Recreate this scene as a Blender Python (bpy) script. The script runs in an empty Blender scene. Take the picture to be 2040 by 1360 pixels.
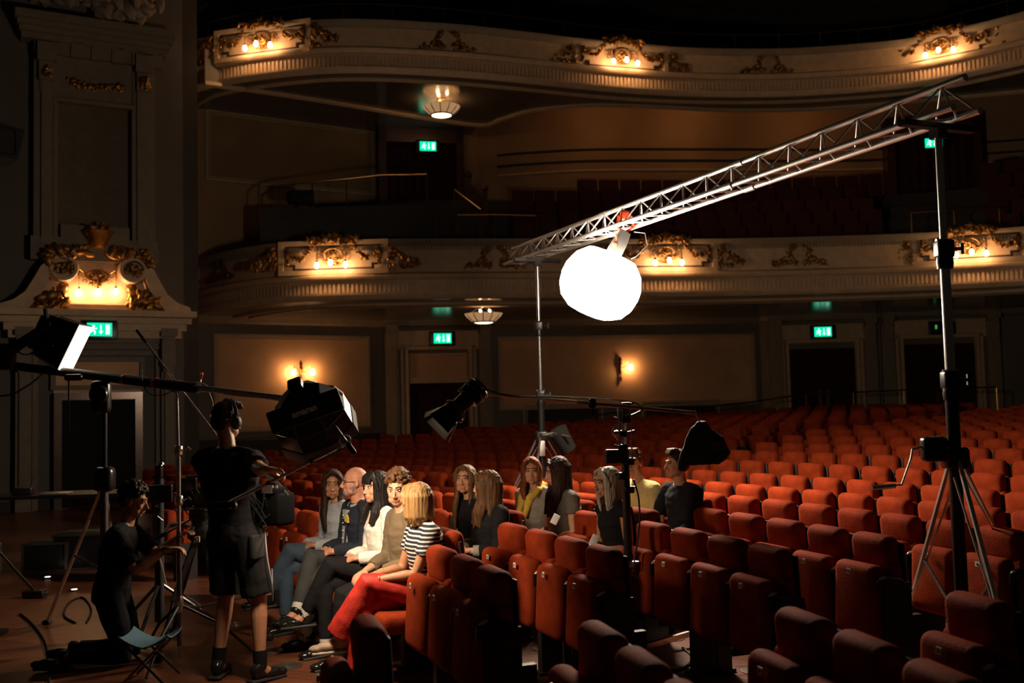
import bpy, math, random
import numpy as np
from mathutils import Vector as V, Matrix, noise
PI = math.pi
S = bpy.context.scene
COL = S.collection
# ---------------------------------------------------------------- camera
F_PX, W_PX, H_PX = 2000.0, 2040, 1360
EYE = V((0, 0, 1.85)); PITCH = math.atan(120 / 2000); ROLL = math.radians(-1.43)
CM = Matrix.Rotation(PI / 2 + PITCH, 3, 'X') @ Matrix.Rotation(ROLL, 3, 'Z')
cd = bpy.data.cameras.new('camera'); cam = bpy.data.objects.new('camera', cd); COL.objects.link(cam)
cd.sensor_width = 36; cd.lens = F_PX / W_PX * 36; cd.clip_end = 200
cam.matrix_world = Matrix.Translation(EYE) @ CM.to_4x4()
cd.dof.use_dof = True; cd.dof.focus_distance = 7.6; cd.dof.aperture_fstop = 2.2
S.camera = cam
# ---------------------------------------------------------------- world and exposure
S.view_settings.view_transform = 'Standard'; S.view_settings.look = 'None'
S.view_settings.exposure = 0.0; S.view_settings.gamma = 1.0; S.view_settings.use_curve_mapping = False
S.cycles.use_denoising = True; S.cycles.max_bounces = 6; S.cycles.diffuse_bounces = 3
S.cycles.sample_clamp_indirect = 3.0
w = bpy.data.worlds.new('world'); S.world = w; w.use_nodes = True
w.node_tree.nodes['Background'].inputs[0].default_value = (0.9, 0.75, 0.6, 1)
w.node_tree.nodes['Background'].inputs[1].default_value = 0.006
L_BALL, L_STRIP, L_BULB, L_SOFT = 160.0, 9.0, 95.0, 165.0
WARM = (1.0, 0.55, 0.26); KEY = (1.0, 0.80, 0.60)
# ---------------------------------------------------------------- picture <-> world
def ray(px, py):
    return CM @ V(((px - 1020) / F_PX, (680 - py) / F_PX, -1))
def atY(px, py, y):
    d = ray(px, py); return EYE + d * (y / d.y)
def atZ(px, py, z=0.0):
    d = ray(px, py); return EYE + d * ((z - EYE.z) / d.z)
def proj(p):
    q = CM.transposed() @ (V(p) - EYE); return 1020 - F_PX * q.x / q.z, 680 + F_PX * q.y / q.z
# ---------------------------------------------------------------- mesh builder
class MB:
    def __init__(s): s.v = []; s.f = []; s.m = []
    def add(s, vs, fs, mi=0, M=None):
        o = len(s.v); s.v += [tuple(M @ V(p)) if M else tuple(p) for p in vs]
        for f in fs: s.f.append(tuple(i + o for i in f)); s.m.append(mi)
        return s
    def addm(s, vs, fs, ms, M):
        s.add(vs, fs, 0, M); s.m[-len(ms):] = ms; return s
    def box(s, c, sz, R=None, mi=0):
        c = V(c); h = V(sz) / 2; vs = []
        for x in (-1, 1):
            for y in (-1, 1):
                for z in (-1, 1):
                    p = V((x * h.x, y * h.y, z * h.z)); vs.append(c + (R @ p if R else p))
        return s.add(vs, [(0, 1, 3, 2), (4, 6, 7, 5), (0, 4, 5, 1), (2, 3, 7, 6), (0, 2, 6, 4), (1, 5, 7, 3)], mi)
    def rbox(s, c, sz, r, n=3, R=None, mi=0):
        c = V(c); h = V(sz) / 2; r = min(r, min(h) * .999); inn = h - V((r, r, r)); idx = {}; vs = []; fs = []
        def grid(H, I):
            a = [-H]
            for k in range(1, n): a.append(-I - (H - I) * math.cos(PI / 2 * k / n))
            a.append(-I); a.append(I)
            for k in range(1, n): a.append(I + (H - I) * math.sin(PI / 2 * k / n))
            a.append(H); return a
        gs = [grid(h[k], inn[k]) for k in range(3)]; N = len(gs[0])
        def vid(i, j, k):
            if (i, j, k) not in idx:
                p = V((gs[0][i], gs[1][j], gs[2][k])); q = V([max(-inn[a], min(inn[a], p[a])) for a in range(3)]); d = p - q
                p = q + d.normalized() * r if d.length > 1e-9 else p
                idx[(i, j, k)] = len(vs); vs.append(c + (R @ p if R else p))
            return idx[(i, j, k)]
        for a in range(N - 1):
            for b in range(N - 1):
                for e, fl in ((0, 0), (N - 1, 1)):
                    for q in ([vid(e, a, b), vid(e, a, b + 1), vid(e, a + 1, b + 1), vid(e, a + 1, b)], [vid(a, e, b), vid(a + 1, e, b), vid(a + 1, e, b + 1), vid(a, e, b + 1)], [vid(a, b, e), vid(a, b + 1, e), vid(a + 1, b + 1, e), vid(a + 1, b, e)]):
                        fs.append(tuple(q[::-1]) if fl else tuple(q))
        return s.add(vs, fs, mi)
    def tube(s, pts, r, n=8, mi=0, rnd=False, sq=None, closed=False):
        pts = [V(p) for p in pts]; rs = list(r) if isinstance(r, (list, tuple)) else [r] * len(pts)
        if rnd:
            a = (pts[0] - pts[1]).normalized(); b = (pts[-1] - pts[-2]).normalized(); A = []; B = []
            for k in range(3):
                t = PI / 2 * (1 - k / 3); A.append((pts[0] + a * rs[0] * math.sin(t), max(rs[0] * math.cos(t), 1e-4)))
                B.append((pts[-1] + b * rs[-1] * math.sin(t), max(rs[-1] * math.cos(t), 1e-4)))
            B.reverse(); pts = [x[0] for x in A] + pts + [x[0] for x in B]; rs = [x[1] for x in A] + rs + [x[1] for x in B]
        N = len(pts); vs = []; up = None
        for i, p in enumerate(pts):
            if closed: t = pts[(i + 1) % N] - pts[i - 1]
            else: t = pts[min(i + 1, N - 1)] - pts[max(i - 1, 0)]
            t = t.normalized() if t.length > 1e-9 else V((0, 0, 1))
            if up is None: up = t.orthogonal() if abs(t.x) > .9 else (V((1, 0, 0)) - t * t.x)
            up = (up - t * up.dot(t)); up = up.normalized() if up.length > 1e-6 else t.orthogonal().normalized()
            w_ = t.cross(up)
            for k in range(n):
                a = 2 * PI * (k + .5) / n; e1, e2 = (1, 1) if sq is None else sq
                vs.append(p + (up * math.cos(a) * e1 + w_ * math.sin(a) * e2) * rs[i])
        fs = []
        for i in range(N if closed else N - 1):
            for k in range(n):
                j = (i + 1) % N; fs.append((i * n + k, i * n + (k + 1) % n, j * n + (k + 1) % n, j * n + k))
        if not closed: fs.append(tuple(range(n))[::-1]); fs.append(tuple((N - 1) * n + k for k in range(n)))
        return s.add(vs, fs, mi)
    def ell(s, c, r, n=10, R=None, mi=0):
        c = V(c); r = V(r) if not isinstance(r, (int, float)) else V((r, r, r)); m = max(4, n // 2); vs = []; fs = []
        for i in range(m + 1):
            t = PI * i / m
            for k in range(n):
                a = 2 * PI * k / n; rr = max(math.sin(t), 1e-4)
                p = V((r.x * rr * math.cos(a), r.y * rr * math.sin(a), r.z * math.cos(t))); vs.append(c + (R @ p if R else p))
        for i in range(m):
            for k in range(n): fs.append((i * n + k, (i + 1) * n + k, (i + 1) * n + (k + 1) % n, i * n + (k + 1) % n))
        fs.append(tuple(range(n))); fs.append(tuple(m * n + k for k in range(n))[::-1])
        return s.add(vs, fs, mi)
    def lathe(s, prof, n=20, M=None, mi=0, cap=True):
        vs = []; fs = []
        for (r, z) in prof:
            for k in range(n): a = 2 * PI * k / n; vs.append((r * math.cos(a), r * math.sin(a), z))
        for i in range(len(prof) - 1):
            for k in range(n): fs.append((i * n + k, i * n + (k + 1) % n, (i + 1) * n + (k + 1) % n, (i + 1) * n + k))
        if cap: fs.append(tuple(range(n))[::-1]); fs.append(tuple((len(prof) - 1) * n + k for k in range(n)))
        return s.add(vs, fs, mi, M)
    def prism(s, poly, y0, y1, mi=0, M=None):
        n = len(poly); vs = [(x, y0, z) for x, z in poly] + [(x, y1, z) for x, z in poly]
        fs = [tuple(range(n)), tuple(range(n, 2 * n))[::-1]] + [(i, i + n, (i + 1) % n + n, (i + 1) % n) for i in range(n)]
        return s.add(vs, fs, mi, M)
    def loft(s, rings, mi=0):
        """rings: (centre, xvec, yvec)"""
        n = 16; vs = []; fs = []
        for c, a, b in rings:
            for k in range(n):
                t = 2 * PI * k / n; vs.append(V(c) + V(a) * math.cos(t) + V(b) * math.sin(t))
        for i in range(len(rings) - 1):
            for k in range(n): fs.append((i * n + k, i * n + (k + 1) % n, (i + 1) * n + (k + 1) % n, (i + 1) * n + k))
        fs.append(tuple(range(n))[::-1]); fs.append(tuple((len(rings) - 1) * n + k for k in range(n)))
        return s.add(vs, fs, mi)
    def frame(s, x0, x1, z0, z1, t, y0, y1, mi=0):
        for a, b, c, d in ((x0, x1, z1 - t, z1), (x0, x1, z0, z0 + t), (x0, x0 + t, z0 + t, z1 - t), (x1 - t, x1, z0 + t, z1 - t)):
            s.box(((a + b) / 2, (y0 + y1) / 2, (c + d) / 2), (b - a, y1 - y0, d - c), mi=mi)
        return s
    def mesh(s, name, mats, smooth=True):
        me = bpy.data.meshes.new(name); me.from_pydata([tuple(v) for v in s.v], [], s.f)
        for m in (mats if isinstance(mats, (list, tuple)) else [mats]): me.materials.append(m)
        if max(s.m or [0]) > 0: me.polygons.foreach_set('material_index', s.m)
        fixn(me)
        if smooth: shade(me)
        return me
    def build(s, name, mats, parent=None, smooth=True):
        return link(name, s.mesh(name, mats, smooth), parent)
def fixn(me):
    import bmesh
    b = bmesh.new(); b.from_mesh(me); bmesh.ops.recalc_face_normals(b, faces=b.faces); b.to_mesh(me); b.free()
def shade(me, ang=40):
    me.shade_smooth(); me.set_sharp_from_angle(angle=math.radians(ang))
def link(name, me, parent=None):
    o = bpy.data.objects.new(name, me); COL.objects.link(o)
    if parent: o.parent = parent
    return o
def tag(o, label=None, cat=None, group=None, kind=None):
    if label: o['label'] = label
    if cat: o['category'] = cat
    if group: o['group'] = group
    if kind: o['kind'] = kind
    return o
def thing(name, label, cat, loc=(0, 0, 0), rz=0, group=None, kind=None):
    o = bpy.data.objects.new(name, None); COL.objects.link(o); o.location = loc; o.rotation_euler = (0, 0, rz)
    o.empty_display_size = .1
    return tag(o, label, cat, group, kind)
def dup(root, loc, rz, label, group=None):
    def cp(o, par):
        c = o.copy(); COL.objects.link(c); c.parent = par
        for ch in list(o.children): cp(ch, c)
        return c
    r = cp(root, None); r.location = loc; r.rotation_euler = (0, 0, rz); r['label'] = label
    if group: r['group'] = group
    return r
def remesh(mb, vox, sm=2, amp=0.0, fr=(12, 12, 12), seed=0, name='m'):
    me = bpy.data.meshes.new(name); me.from_pydata([tuple(v) for v in mb.v], [], mb.f); fixn(me)
    o = bpy.data.objects.new('tmp', me); COL.objects.link(o)
    m = o.modifiers.new('r', 'REMESH'); m.mode = 'VOXEL'; m.voxel_size = vox; m.use_smooth_shade = True
    if sm: k = o.modifiers.new('s', 'SMOOTH'); k.iterations = sm; k.factor = .5
    dg = bpy.context.evaluated_depsgraph_get(); dg.update()
    out = bpy.data.meshes.new_from_object(o.evaluated_get(dg)); bpy.data.objects.remove(o); bpy.data.meshes.remove(me)
    if amp:
        sd = V((seed * 3.7, seed * 1.3, seed * .7)); nv = []
        for v in out.vertices:
            p = v.co; q = V((p.x * fr[0], p.y * fr[1], p.z * fr[2])) + sd
            nv += list(p + v.normal * (amp * (noise.noise(q) + .4 * noise.noise(q * 2.3))))
        out.vertices.foreach_set('co', nv)
    out.shade_smooth(); return out
def clothmesh(name, mb, mats, parent, vox=.009, sm=3, amp=.007, fr=(9, 9, 16), seed=0, thin=0):
    me = remesh(mb, vox, sm, amp, fr, seed, name)
    for m in (mats if isinstance(mats, (list, tuple)) else [mats]): me.materials.append(m)
    return link(name, me, parent)
# ---------------------------------------------------------------- materials
def mat(name, c, rough=.6, metal=0.0, vary=.12, nscale=6, bump=0.0, bscale=40, sheen=0.0, emit=None, es=0.0, trans=0.0, spec=.5, stretch=None, sss=0.0):
    m = bpy.data.materials.new(name); m.use_nodes = True; nt = m.node_tree; b = nt.nodes['Principled BSDF']
    b.inputs['Base Color'].default_value = (*c, 1); b.inputs['Roughness'].default_value = rough; b.inputs['Metallic'].default_value = metal
    b.inputs['Specular IOR Level'].default_value = spec
    if sheen: b.inputs['Sheen Weight'].default_value = sheen; b.inputs['Sheen Tint'].default_value = (*[min(1, x * 1.8 + .08) for x in c], 1); b.inputs['Sheen Roughness'].default_value = .4
    if sss: b.inputs['Subsurface Weight'].default_value = sss; b.inputs['Subsurface Radius'].default_value = (.012, .005, .003); b.inputs['Subsurface Scale'].default_value = 1.0
    if emit: b.inputs['Emission Color'].default_value = (*emit, 1); b.inputs['Emission Strength'].default_value = es
    tc = nt.nodes.new('ShaderNodeTexCoord'); mp = nt.nodes.new('ShaderNodeMapping'); nt.links.new(tc.outputs['Object'], mp.inputs[0])
    if stretch: mp.inputs['Scale'].default_value = stretch
    if vary:
        n = nt.nodes.new('ShaderNodeTexNoise'); n.inputs['Scale'].default_value = nscale; n.inputs['Detail'].default_value = 4
        r = nt.nodes.new('ShaderNodeValToRGB'); r.color_ramp.elements[0].position = .3; r.color_ramp.elements[1].position = .7
        r.color_ramp.elements[0].color = (*[x * (1 - vary) for x in c], 1); r.color_ramp.elements[1].color = (*[min(1, x * (1 + vary)) for x in c], 1)
        nt.links.new(mp.outputs[0], n.inputs['Vector']); nt.links.new(n.outputs[0], r.inputs[0]); nt.links.new(r.outputs[0], b.inputs['Base Color'])
    if bump:
        n2 = nt.nodes.new('ShaderNodeTexNoise'); n2.inputs['Scale'].default_value = bscale; n2.inputs['Detail'].default_value = 3
        bp = nt.nodes.new('ShaderNodeBump'); bp.inputs['Strength'].default_value = bump; bp.inputs['Distance'].default_value = .01
        nt.links.new(mp.outputs[0], n2.inputs['Vector']); nt.links.new(n2.outputs[0], bp.inputs['Height']); nt.links.new(bp.outputs[0], b.inputs['Normal'])
    return m
def glow(name, c, s):
    m = bpy.data.materials.new(name); m.use_nodes = True; nt = m.node_tree; nt.nodes.clear()
    e = nt.nodes.new('ShaderNodeEmission'); o = nt.nodes.new('ShaderNodeOutputMaterial'); nt.links.new(e.outputs[0], o.inputs[0])
    e.inputs[0].default_value = (*c, 1); e.inputs[1].default_value = s; return m
cream = mat('cream_plaster', (.64, .45, .27), .5, bump=.15, bscale=25)
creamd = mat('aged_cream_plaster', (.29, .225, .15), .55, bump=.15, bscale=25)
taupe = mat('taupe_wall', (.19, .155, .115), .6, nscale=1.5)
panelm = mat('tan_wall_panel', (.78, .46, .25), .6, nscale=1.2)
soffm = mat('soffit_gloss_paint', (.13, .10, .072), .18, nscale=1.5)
darkw = mat('dark_paint', (.035, .025, .02), .7)
curtm = mat('dark_red_drape', (.05, .006, .004), .9, bump=.4, bscale=8)
gilt = mat('gilded_plaster', (.36, .185, .05), .38, .85, vary=.35, nscale=14, bump=.5, bscale=60)
brass = mat('brass', (.38, .21, .07), .32, .95)
black = mat('black_metal', (.012, .012, .012), .30)
blackm = mat('matte_black', (.010, .010, .010), .75)
blackr = mat('black_rubber', (.012, .012, .012), .6)
chrome = mat('chrome', (.85, .84, .82), .27, 1, vary=.05)
alu = mat('aluminium', (.84, .83, .80), .33, .9, vary=.08, nscale=30)
aludk = mat('dark_steel', (.22, .21, .20), .34, .9)
velvet = mat('red_velvet', (.255, .033, .009), .75, vary=.22, nscale=9, bump=.25, bscale=90, sheen=.02, spec=.04)
bulb = glow('bulb_glow', WARM, L_BULB)
white_l = glow('lantern_glow', KEY, L_BALL)
strip_l = glow('diffuser_glow', (1, .80, .58), L_STRIP)
redp = mat('red_plastic', (.65, .05, .02), .35)
whitep = mat('white_label', (.88, .85, .80), .6)
greyf = mat('grey_fabric', (.30, .30, .30), .8)
wooddk = mat('dark_varnished_wood', (.075, .03, .018), .3, nscale=3, stretch=(1, 1, .1))
def floor_mat():
    m = mat('stained_board_floor', (.26, .085, .038), .34, vary=0, bump=0); nt = m.node_tree; b = nt.nodes['Principled BSDF']; mp = nt.nodes['Mapping']
    mp.inputs['Rotation'].default_value = (0, 0, math.radians(24))
    br = nt.nodes.new('ShaderNodeTexBrick'); br.inputs['Scale'].default_value = 1; br.inputs['Brick Width'].default_value = 1.6; br.inputs['Row Height'].default_value = .16
    br.inputs['Mortar Size'].default_value = .004; br.inputs['Color1'].default_value = (.22, .07, .030, 1); br.inputs['Color2'].default_value = (.14, .045, .020, 1); br.inputs['Mortar'].default_value = (.03, .012, .008, 1)
    n = nt.nodes.new('ShaderNodeTexNoise'); n.inputs['Scale'].default_value = 5; n.inputs['Detail'].default_value = 8
    m2 = nt.nodes.new('ShaderNodeMapping'); m2.inputs['Scale'].default_value = (.6, 7, 1); m2.inputs['Rotation'].default_value = (0, 0, math.radians(24))
    mx = nt.nodes.new('ShaderNodeMixRGB'); mx.blend_type = 'MULTIPLY'; mx.inputs[0].default_value = .75
    r = nt.nodes.new('ShaderNodeValToRGB'); r.color_ramp.elements[0].color = (.45, .4, .35, 1); r.color_ramp.elements[0].position = .3; r.color_ramp.elements[1].position = .65
    L = nt.links.new; L(nt.nodes['Texture Coordinate'].outputs['Object'], m2.inputs[0]); L(mp.outputs[0], br.inputs['Vector']); L(m2.outputs[0], n.inputs['Vector']); L(n.outputs[0], r.inputs[0])
    L(br.outputs[0], mx.inputs[1]); L(r.outputs[0], mx.inputs[2]); L(mx.outputs[0], b.inputs['Base Color'])
    r2 = nt.nodes.new('ShaderNodeMapRange'); r2.inputs[3].default_value = .22; r2.inputs[4].default_value = .5; L(n.outputs[0], r2.inputs[0]); L(r2.outputs[0], b.inputs['Roughness'])
    return m
floorm = floor_mat()
def stripe_mat():
    m = mat('striped_jersey', (.6, .57, .5), .85, vary=0); nt = m.node_tree; b = nt.nodes['Principled BSDF']
    s = nt.nodes.new('ShaderNodeSeparateXYZ'); q = nt.nodes.new('ShaderNodeMath'); q.operation = 'MULTIPLY'; q.inputs[1].default_value = 36
    fr = nt.nodes.new('ShaderNodeMath'); fr.operation = 'FRACT'; g = nt.nodes.new('ShaderNodeMath'); g.operation = 'GREATER_THAN'; g.inputs[1].default_value = .62
    mx = nt.nodes.new('ShaderNodeMixRGB'); mx.inputs[1].default_value = (.008, .008, .012, 1); mx.inputs[2].default_value = (.68, .62, .54, 1)
    L = nt.links.new; L(nt.nodes['Texture Coordinate'].outputs['Object'], s.inputs[0]); L(s.outputs[2], q.inputs[0]); L(q.outputs[0], fr.inputs[0]); L(fr.outputs[0], g.inputs[0]); L(g.outputs[0], mx.inputs[0]); L(mx.outputs[0], b.inputs['Base Color'])
    return m
def text(name, body, size, mat_, parent, M, depth=.002, bold=0.0):
    c = bpy.data.curves.new('t', 'FONT'); c.body = body; c.size = size; c.extrude = depth; c.align_x = 'CENTER'; c.align_y = 'CENTER'; c.offset = bold
    o = bpy.data.objects.new('t', c); COL.objects.link(o); dg = bpy.context.evaluated_depsgraph_get(); dg.update()
    me = bpy.data.meshes.new_from_object(o.evaluated_get(dg)); bpy.data.objects.remove(o); bpy.data.curves.remove(c)
    me.materials.clear(); me.materials.append(mat_); me.transform(M); return link(name, me, parent)
# ================================================================ seats
CX, CY = -14.3, .4
def row_r(k): return 15.1 + .88 * (k - 1)
def row_z(k): return 0 if k <= 6 else (.03 + .066 * (k - 7) if k <= 12 else min(.62, .36 + .026 * (k - 12)))
def seat_pos(k, th): a = math.radians(th); r = row_r(k); return V((CX + r * math.cos(a), CY + r * math.sin(a), row_z(k)))
# ================================================================ shell
def ground():
    # flat front, then a rake in steps of one row (z grows with the distance from the stage centre)
    vs = []; fs = []; rad = [0.2] + [row_r(6) + .44] + [row_r(k) - .44 for k in range(8, 30)]; N = 60
    zz = []
    prof = [(0.2, 0)]; last = 0
    for k in range(7, 30):
        r = row_r(k) - .44; z = row_z(k); prof += [(r, last), (r + .002, z)]; last = z
    prof.append((46, last))
    for r, z in prof:
        for i in range(N + 1): a = math.radians(-75 + 200 * i / N); vs.append((CX + r * math.cos(a), CY + r * math.sin(a), z))
    for j in range(len(prof) - 1):
        for i in range(N): fs.append((j * (N + 1) + i, j * (N + 1) + i + 1, (j + 1) * (N + 1) + i + 1, (j + 1) * (N + 1) + i))
    mb = MB(); mb.add(vs, fs)
    tag(mb.build('floor', floorm), 'dark stained wooden board floor of the stalls, rising in steps towards the back', 'floor', kind='structure')
ground()
def spline(P, n=10):
    P = [V(p) for p in P]; out = []
    for i in range(len(P) - 1):
        a, b, c, d = P[max(i - 1, 0)], P[i], P[i + 1], P[min(i + 2, len(P) - 1)]
        for k in range(n):
            t = k / n; out.append(.5 * ((2 * b) + (c - a) * t + (2 * a - 5 * b + 4 * c - d) * t * t + (3 * b - a - 3 * c + d) * t ** 3))
    out.append(P[-1]); return out
def plan(lst, n=10):
    """(picture column, distance) -> smooth plan path"""
    return spline([V(((px - 1020) / F_PX * y, y, 0)) for px, y in lst], n)
def norms(path):
    out = []
    for i in range(len(path)):
        t = path[min(i + 1, len(path) - 1)] - path[max(i - 1, 0)]; t.normalize(); out.append((t, V((t.y, -t.x, 0))))
    return out
def sweep(mb, path, prof, mi=0, closed=True):
    nn = norms(path); vs = []; fs = []; m = len(prof)
    for p, (t, n) in zip(path, nn):
        for off, z in prof: q = p + n * off; vs.append((q.x, q.y, z))
    for i in range(len(path) - 1):
        for k in range(m if closed else m - 1): fs.append((i * m + k, i * m + (k + 1) % m, (i + 1) * m + (k + 1) % m, (i + 1) * m + k))
    if closed: fs.append(tuple(range(m))); fs.append(tuple((len(path) - 1) * m + k for k in range(m))[::-1])
    return mb.add(vs, fs, mi)
def on_path(path, px, z):
    best = None
    for i in range(len(path) - 1):
        a, b = path[i], path[i + 1]; pa = proj((a.x, a.y, z))[0]; pb = proj((b.x, b.y, z))[0]
        if (pa - px) * (pb - px) <= 0:
            t = (px - pa) / (pb - pa + 1e-9); p = a.lerp(b, t); d = (b - a).normalized(); return V((p.x, p.y, z)), math.atan2(d.y, d.x)
    raise ValueError(px)
LOW = plan([(330, 25.5), (370, 24.2), (410, 23.0), (450, 22.2), (520, 21.4), (620, 21.0), (800, 21.0), (1000, 21.3), (1150, 21.6), (1400, 22.0), (1590, 22.1), (1800, 22.0), (1950, 21.7), (2100, 21.2), (2400, 19.5)])
UPP = plan([(330, 23.5), (370, 22.5), (410, 21.9), (525, 21.3), (690, 21.0), (900, 21.4), (1060, 22.0), (1237, 22.8), (1400, 23.3), (1580, 23.5), (1740, 23.3), (1870, 22.9), (2040, 21.8), (2300, 20)])
WALLB = plan([(300, 23.2), (405, 24.0), (735, 26.3), (765, 26.5)], 4)
def straight(lst): return [V(((px - 1020) / F_PX * y, y, 0)) for px, y in lst]
# lower rear wall: left bay (panel), door bay, centre bay, right door bay
rear = straight([(300, 23.2), (765, 26.6), (978, 27.2), (1512, 28.5), (1530, 28.3), (2300, 27.6)])
def wallrun(name, path, z0, z1, m, lab, th=.25):
    mb = MB(); nn = []
    sweep(mb, path, [(0, z0), (0, z1), (-th, z1), (-th, z0)]); return tag(mb.build(name, m, smooth=False), lab, 'wall', kind='structure')
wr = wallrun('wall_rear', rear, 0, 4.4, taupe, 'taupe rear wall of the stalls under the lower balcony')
upper = straight([(300, 22.6), (408, 23.4), (680, 25.2), (760, 25.8), (960, 26.3)]) + plan([(1000, 26.2), (1060, 26.0), (1200, 25.8), (1450, 26.1), (1750, 26.5), (2100, 25.8), (2300, 25.2)], 4)
wu = wallrun('wall_rear_upper', upper, 4.6, 9.8, mat('dimmed_tan_wall', (.34, .205, .10), .6, nscale=1.2), 'warm tan wall behind the lower balcony seats')  # darker copy of the panel tan, upper level's dimness put into the colour
tag(sweep(MB(), straight([(250, 22.5), (960, 27.5), (1500, 27.5), (2400, 25)]), [(0, 9.8), (0, 17), (-.2, 17), (-.2, 9.8)]).build('wall_rear_gallery', darkw, smooth=False), 'near black wall high above the upper balcony', 'wall', kind='structure')
tag(MB().box((3, 14, 17), (50, 50, .2)).build('ceiling', darkw, smooth=False), 'unlit dark ceiling high over the hall', 'ceiling', kind='structure')
def path_frame(path, px0, px1, z):
    a, _ = on_path(path, px0, z); b, _ = on_path(path, px1, z); d = b - a; return (a, math.atan2(d.y, d.x), d.length)
mouldm = mat('pale_moulding', (.44, .35, .24), .5)
def wall_panel(parent, path, px0, px1, z0, z1, field=None, t=.06):
    a, rz, L = path_frame(path, px0, px1, (z0 + z1) / 2)
    M = Matrix.Translation((a.x, a.y, 0)) @ Matrix.Rotation(rz, 4, 'Z')
    mb = MB().frame(0, L, z0, z1, t, -.05, 0); mb.frame(t * 1.6, L - t * 1.6, z0 + t * 1.6, z1 - t * 1.6, t * .4, -.03, 0)
    me = mb.mesh('m', mouldm); me.transform(M); link('panel_moulding', me, parent)
    if field:
        me = MB().box((L / 2, -.012, (z0 + z1) / 2), (L - .1, .02, z1 - z0 - .1)).mesh('f', field); me.transform(M); link('panel_field', me, parent)
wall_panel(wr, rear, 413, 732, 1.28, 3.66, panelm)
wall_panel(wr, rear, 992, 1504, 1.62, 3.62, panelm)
wall_panel(wr, rear, 1040, 1195, 1.0, 1.75, darkw)
wall_panel(wr, rear, 1272, 1430, 1.0, 1.78, darkw)
me_ = sweep(MB(), rear, [(.01, 0), (.05, 0), (.05, 1.08), (.01, 1.12)]).mesh('dado', darkw, False); link('dado', me_, wr)
me_ = sweep(MB(), rear, [(0, 3.9), (.12, 3.95), (.18, 4.1), (.25, 4.15), (.25, 4.25), (0, 4.3)]).mesh('cornice', creamd); link('cornice', me_, wr)
wall_panel(wu, upper, 409, 742, 7.25, 8.95, mat('dimmed_panel_tan', (.27, .17, .08), .6, nscale=1.2), .05)  # panel tan darkened as well, so weaker light is in its colour
for zz, mm in ((8.35, darkw), (8.05, darkw), (7.8, cream)):
    me_ = sweep(MB(), upper[5:], [(0, zz - .03), (.05, zz - .02), (.05, zz + .02), (0, zz + .03)]).mesh('rail', mm); link('wall_moulding', me_, wu)
# ---------------------------------------------------------------- doors with surrounds
def sign_meshes(par, w=.42, h=.24, glowc=(.0, .85, .42), lit=True):
    MB().rbox((0, -.05, 0), (w + .2, .1, h + .1), .015).build('housing', black, par)
    if not lit: MB().box((-w * .35, -.105, .02), (.05, .008, .1)).build('sign_face', glow('dim_green', (.1, .6, .1), .5), par); return
    MB().box((0, -.105, 0), (w, .01, h)).build('sign_face', GREEN, par)
    p = MB(); y0, y1 = -.118, -.112
    p.prism([(.07 + .03, -.085), (.17, -.085), (.17, .085), (.10, .085)], y0, y1)
    p.prism([(.012, .08), (.032, .08), (.032, -.03), (.06, -.03), (.022, -.085), (-.016, -.03), (.012, -.03)], y0, y1)
    p.tube([(-.1, -.112, .06), (-.1, -.118, .06)], .022, 8)
    p.tube([(-.1, -.115, .035), (-.105, -.115, -.01), (-.075, -.115, -.04), (-.085, -.115, -.085)], .014, 6)
    p.tube([(-.105, -.115, -.01), (-.14, -.115, -.04), (-.17, -.115, -.045)], .012, 6)
    p.tube([(-.1, -.115, .03), (-.06, -.115, .01), (-.045, -.115, .03)], .009, 6); p.tube([(-.1, -.115, .03), (-.14, -.115, .02), (-.15, -.115, -.01)], .009, 6)
    p.build('pictogram', WSIGN, par)
GREEN = glow('exit_green', (.0, .62, .30), 1.6); WSIGN = glow('exit_white', (.55, 1, .75), 2.2)
def exit_sign(p, rz, lab, lit=True, sc=1.0):
    t = thing('exit_sign', lab, 'exit sign', p, rz); t.scale = (sc,) * 3; sign_meshes(t, lit=lit); return t
def console(mb, x, z0, z1, w=.22, d=.22):
    mb.prism([(x - w / 2, z0), (x + w / 2, z0), (x + w / 2, z1), (x - w / 2, z1)], -d, 0); mb.box((x, -d - .03, z1 - .08), (w + .06, .1, .16)); mb.box((x, -d * .6, z0 - .06), (w - .05, d * .8, .1))
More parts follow.
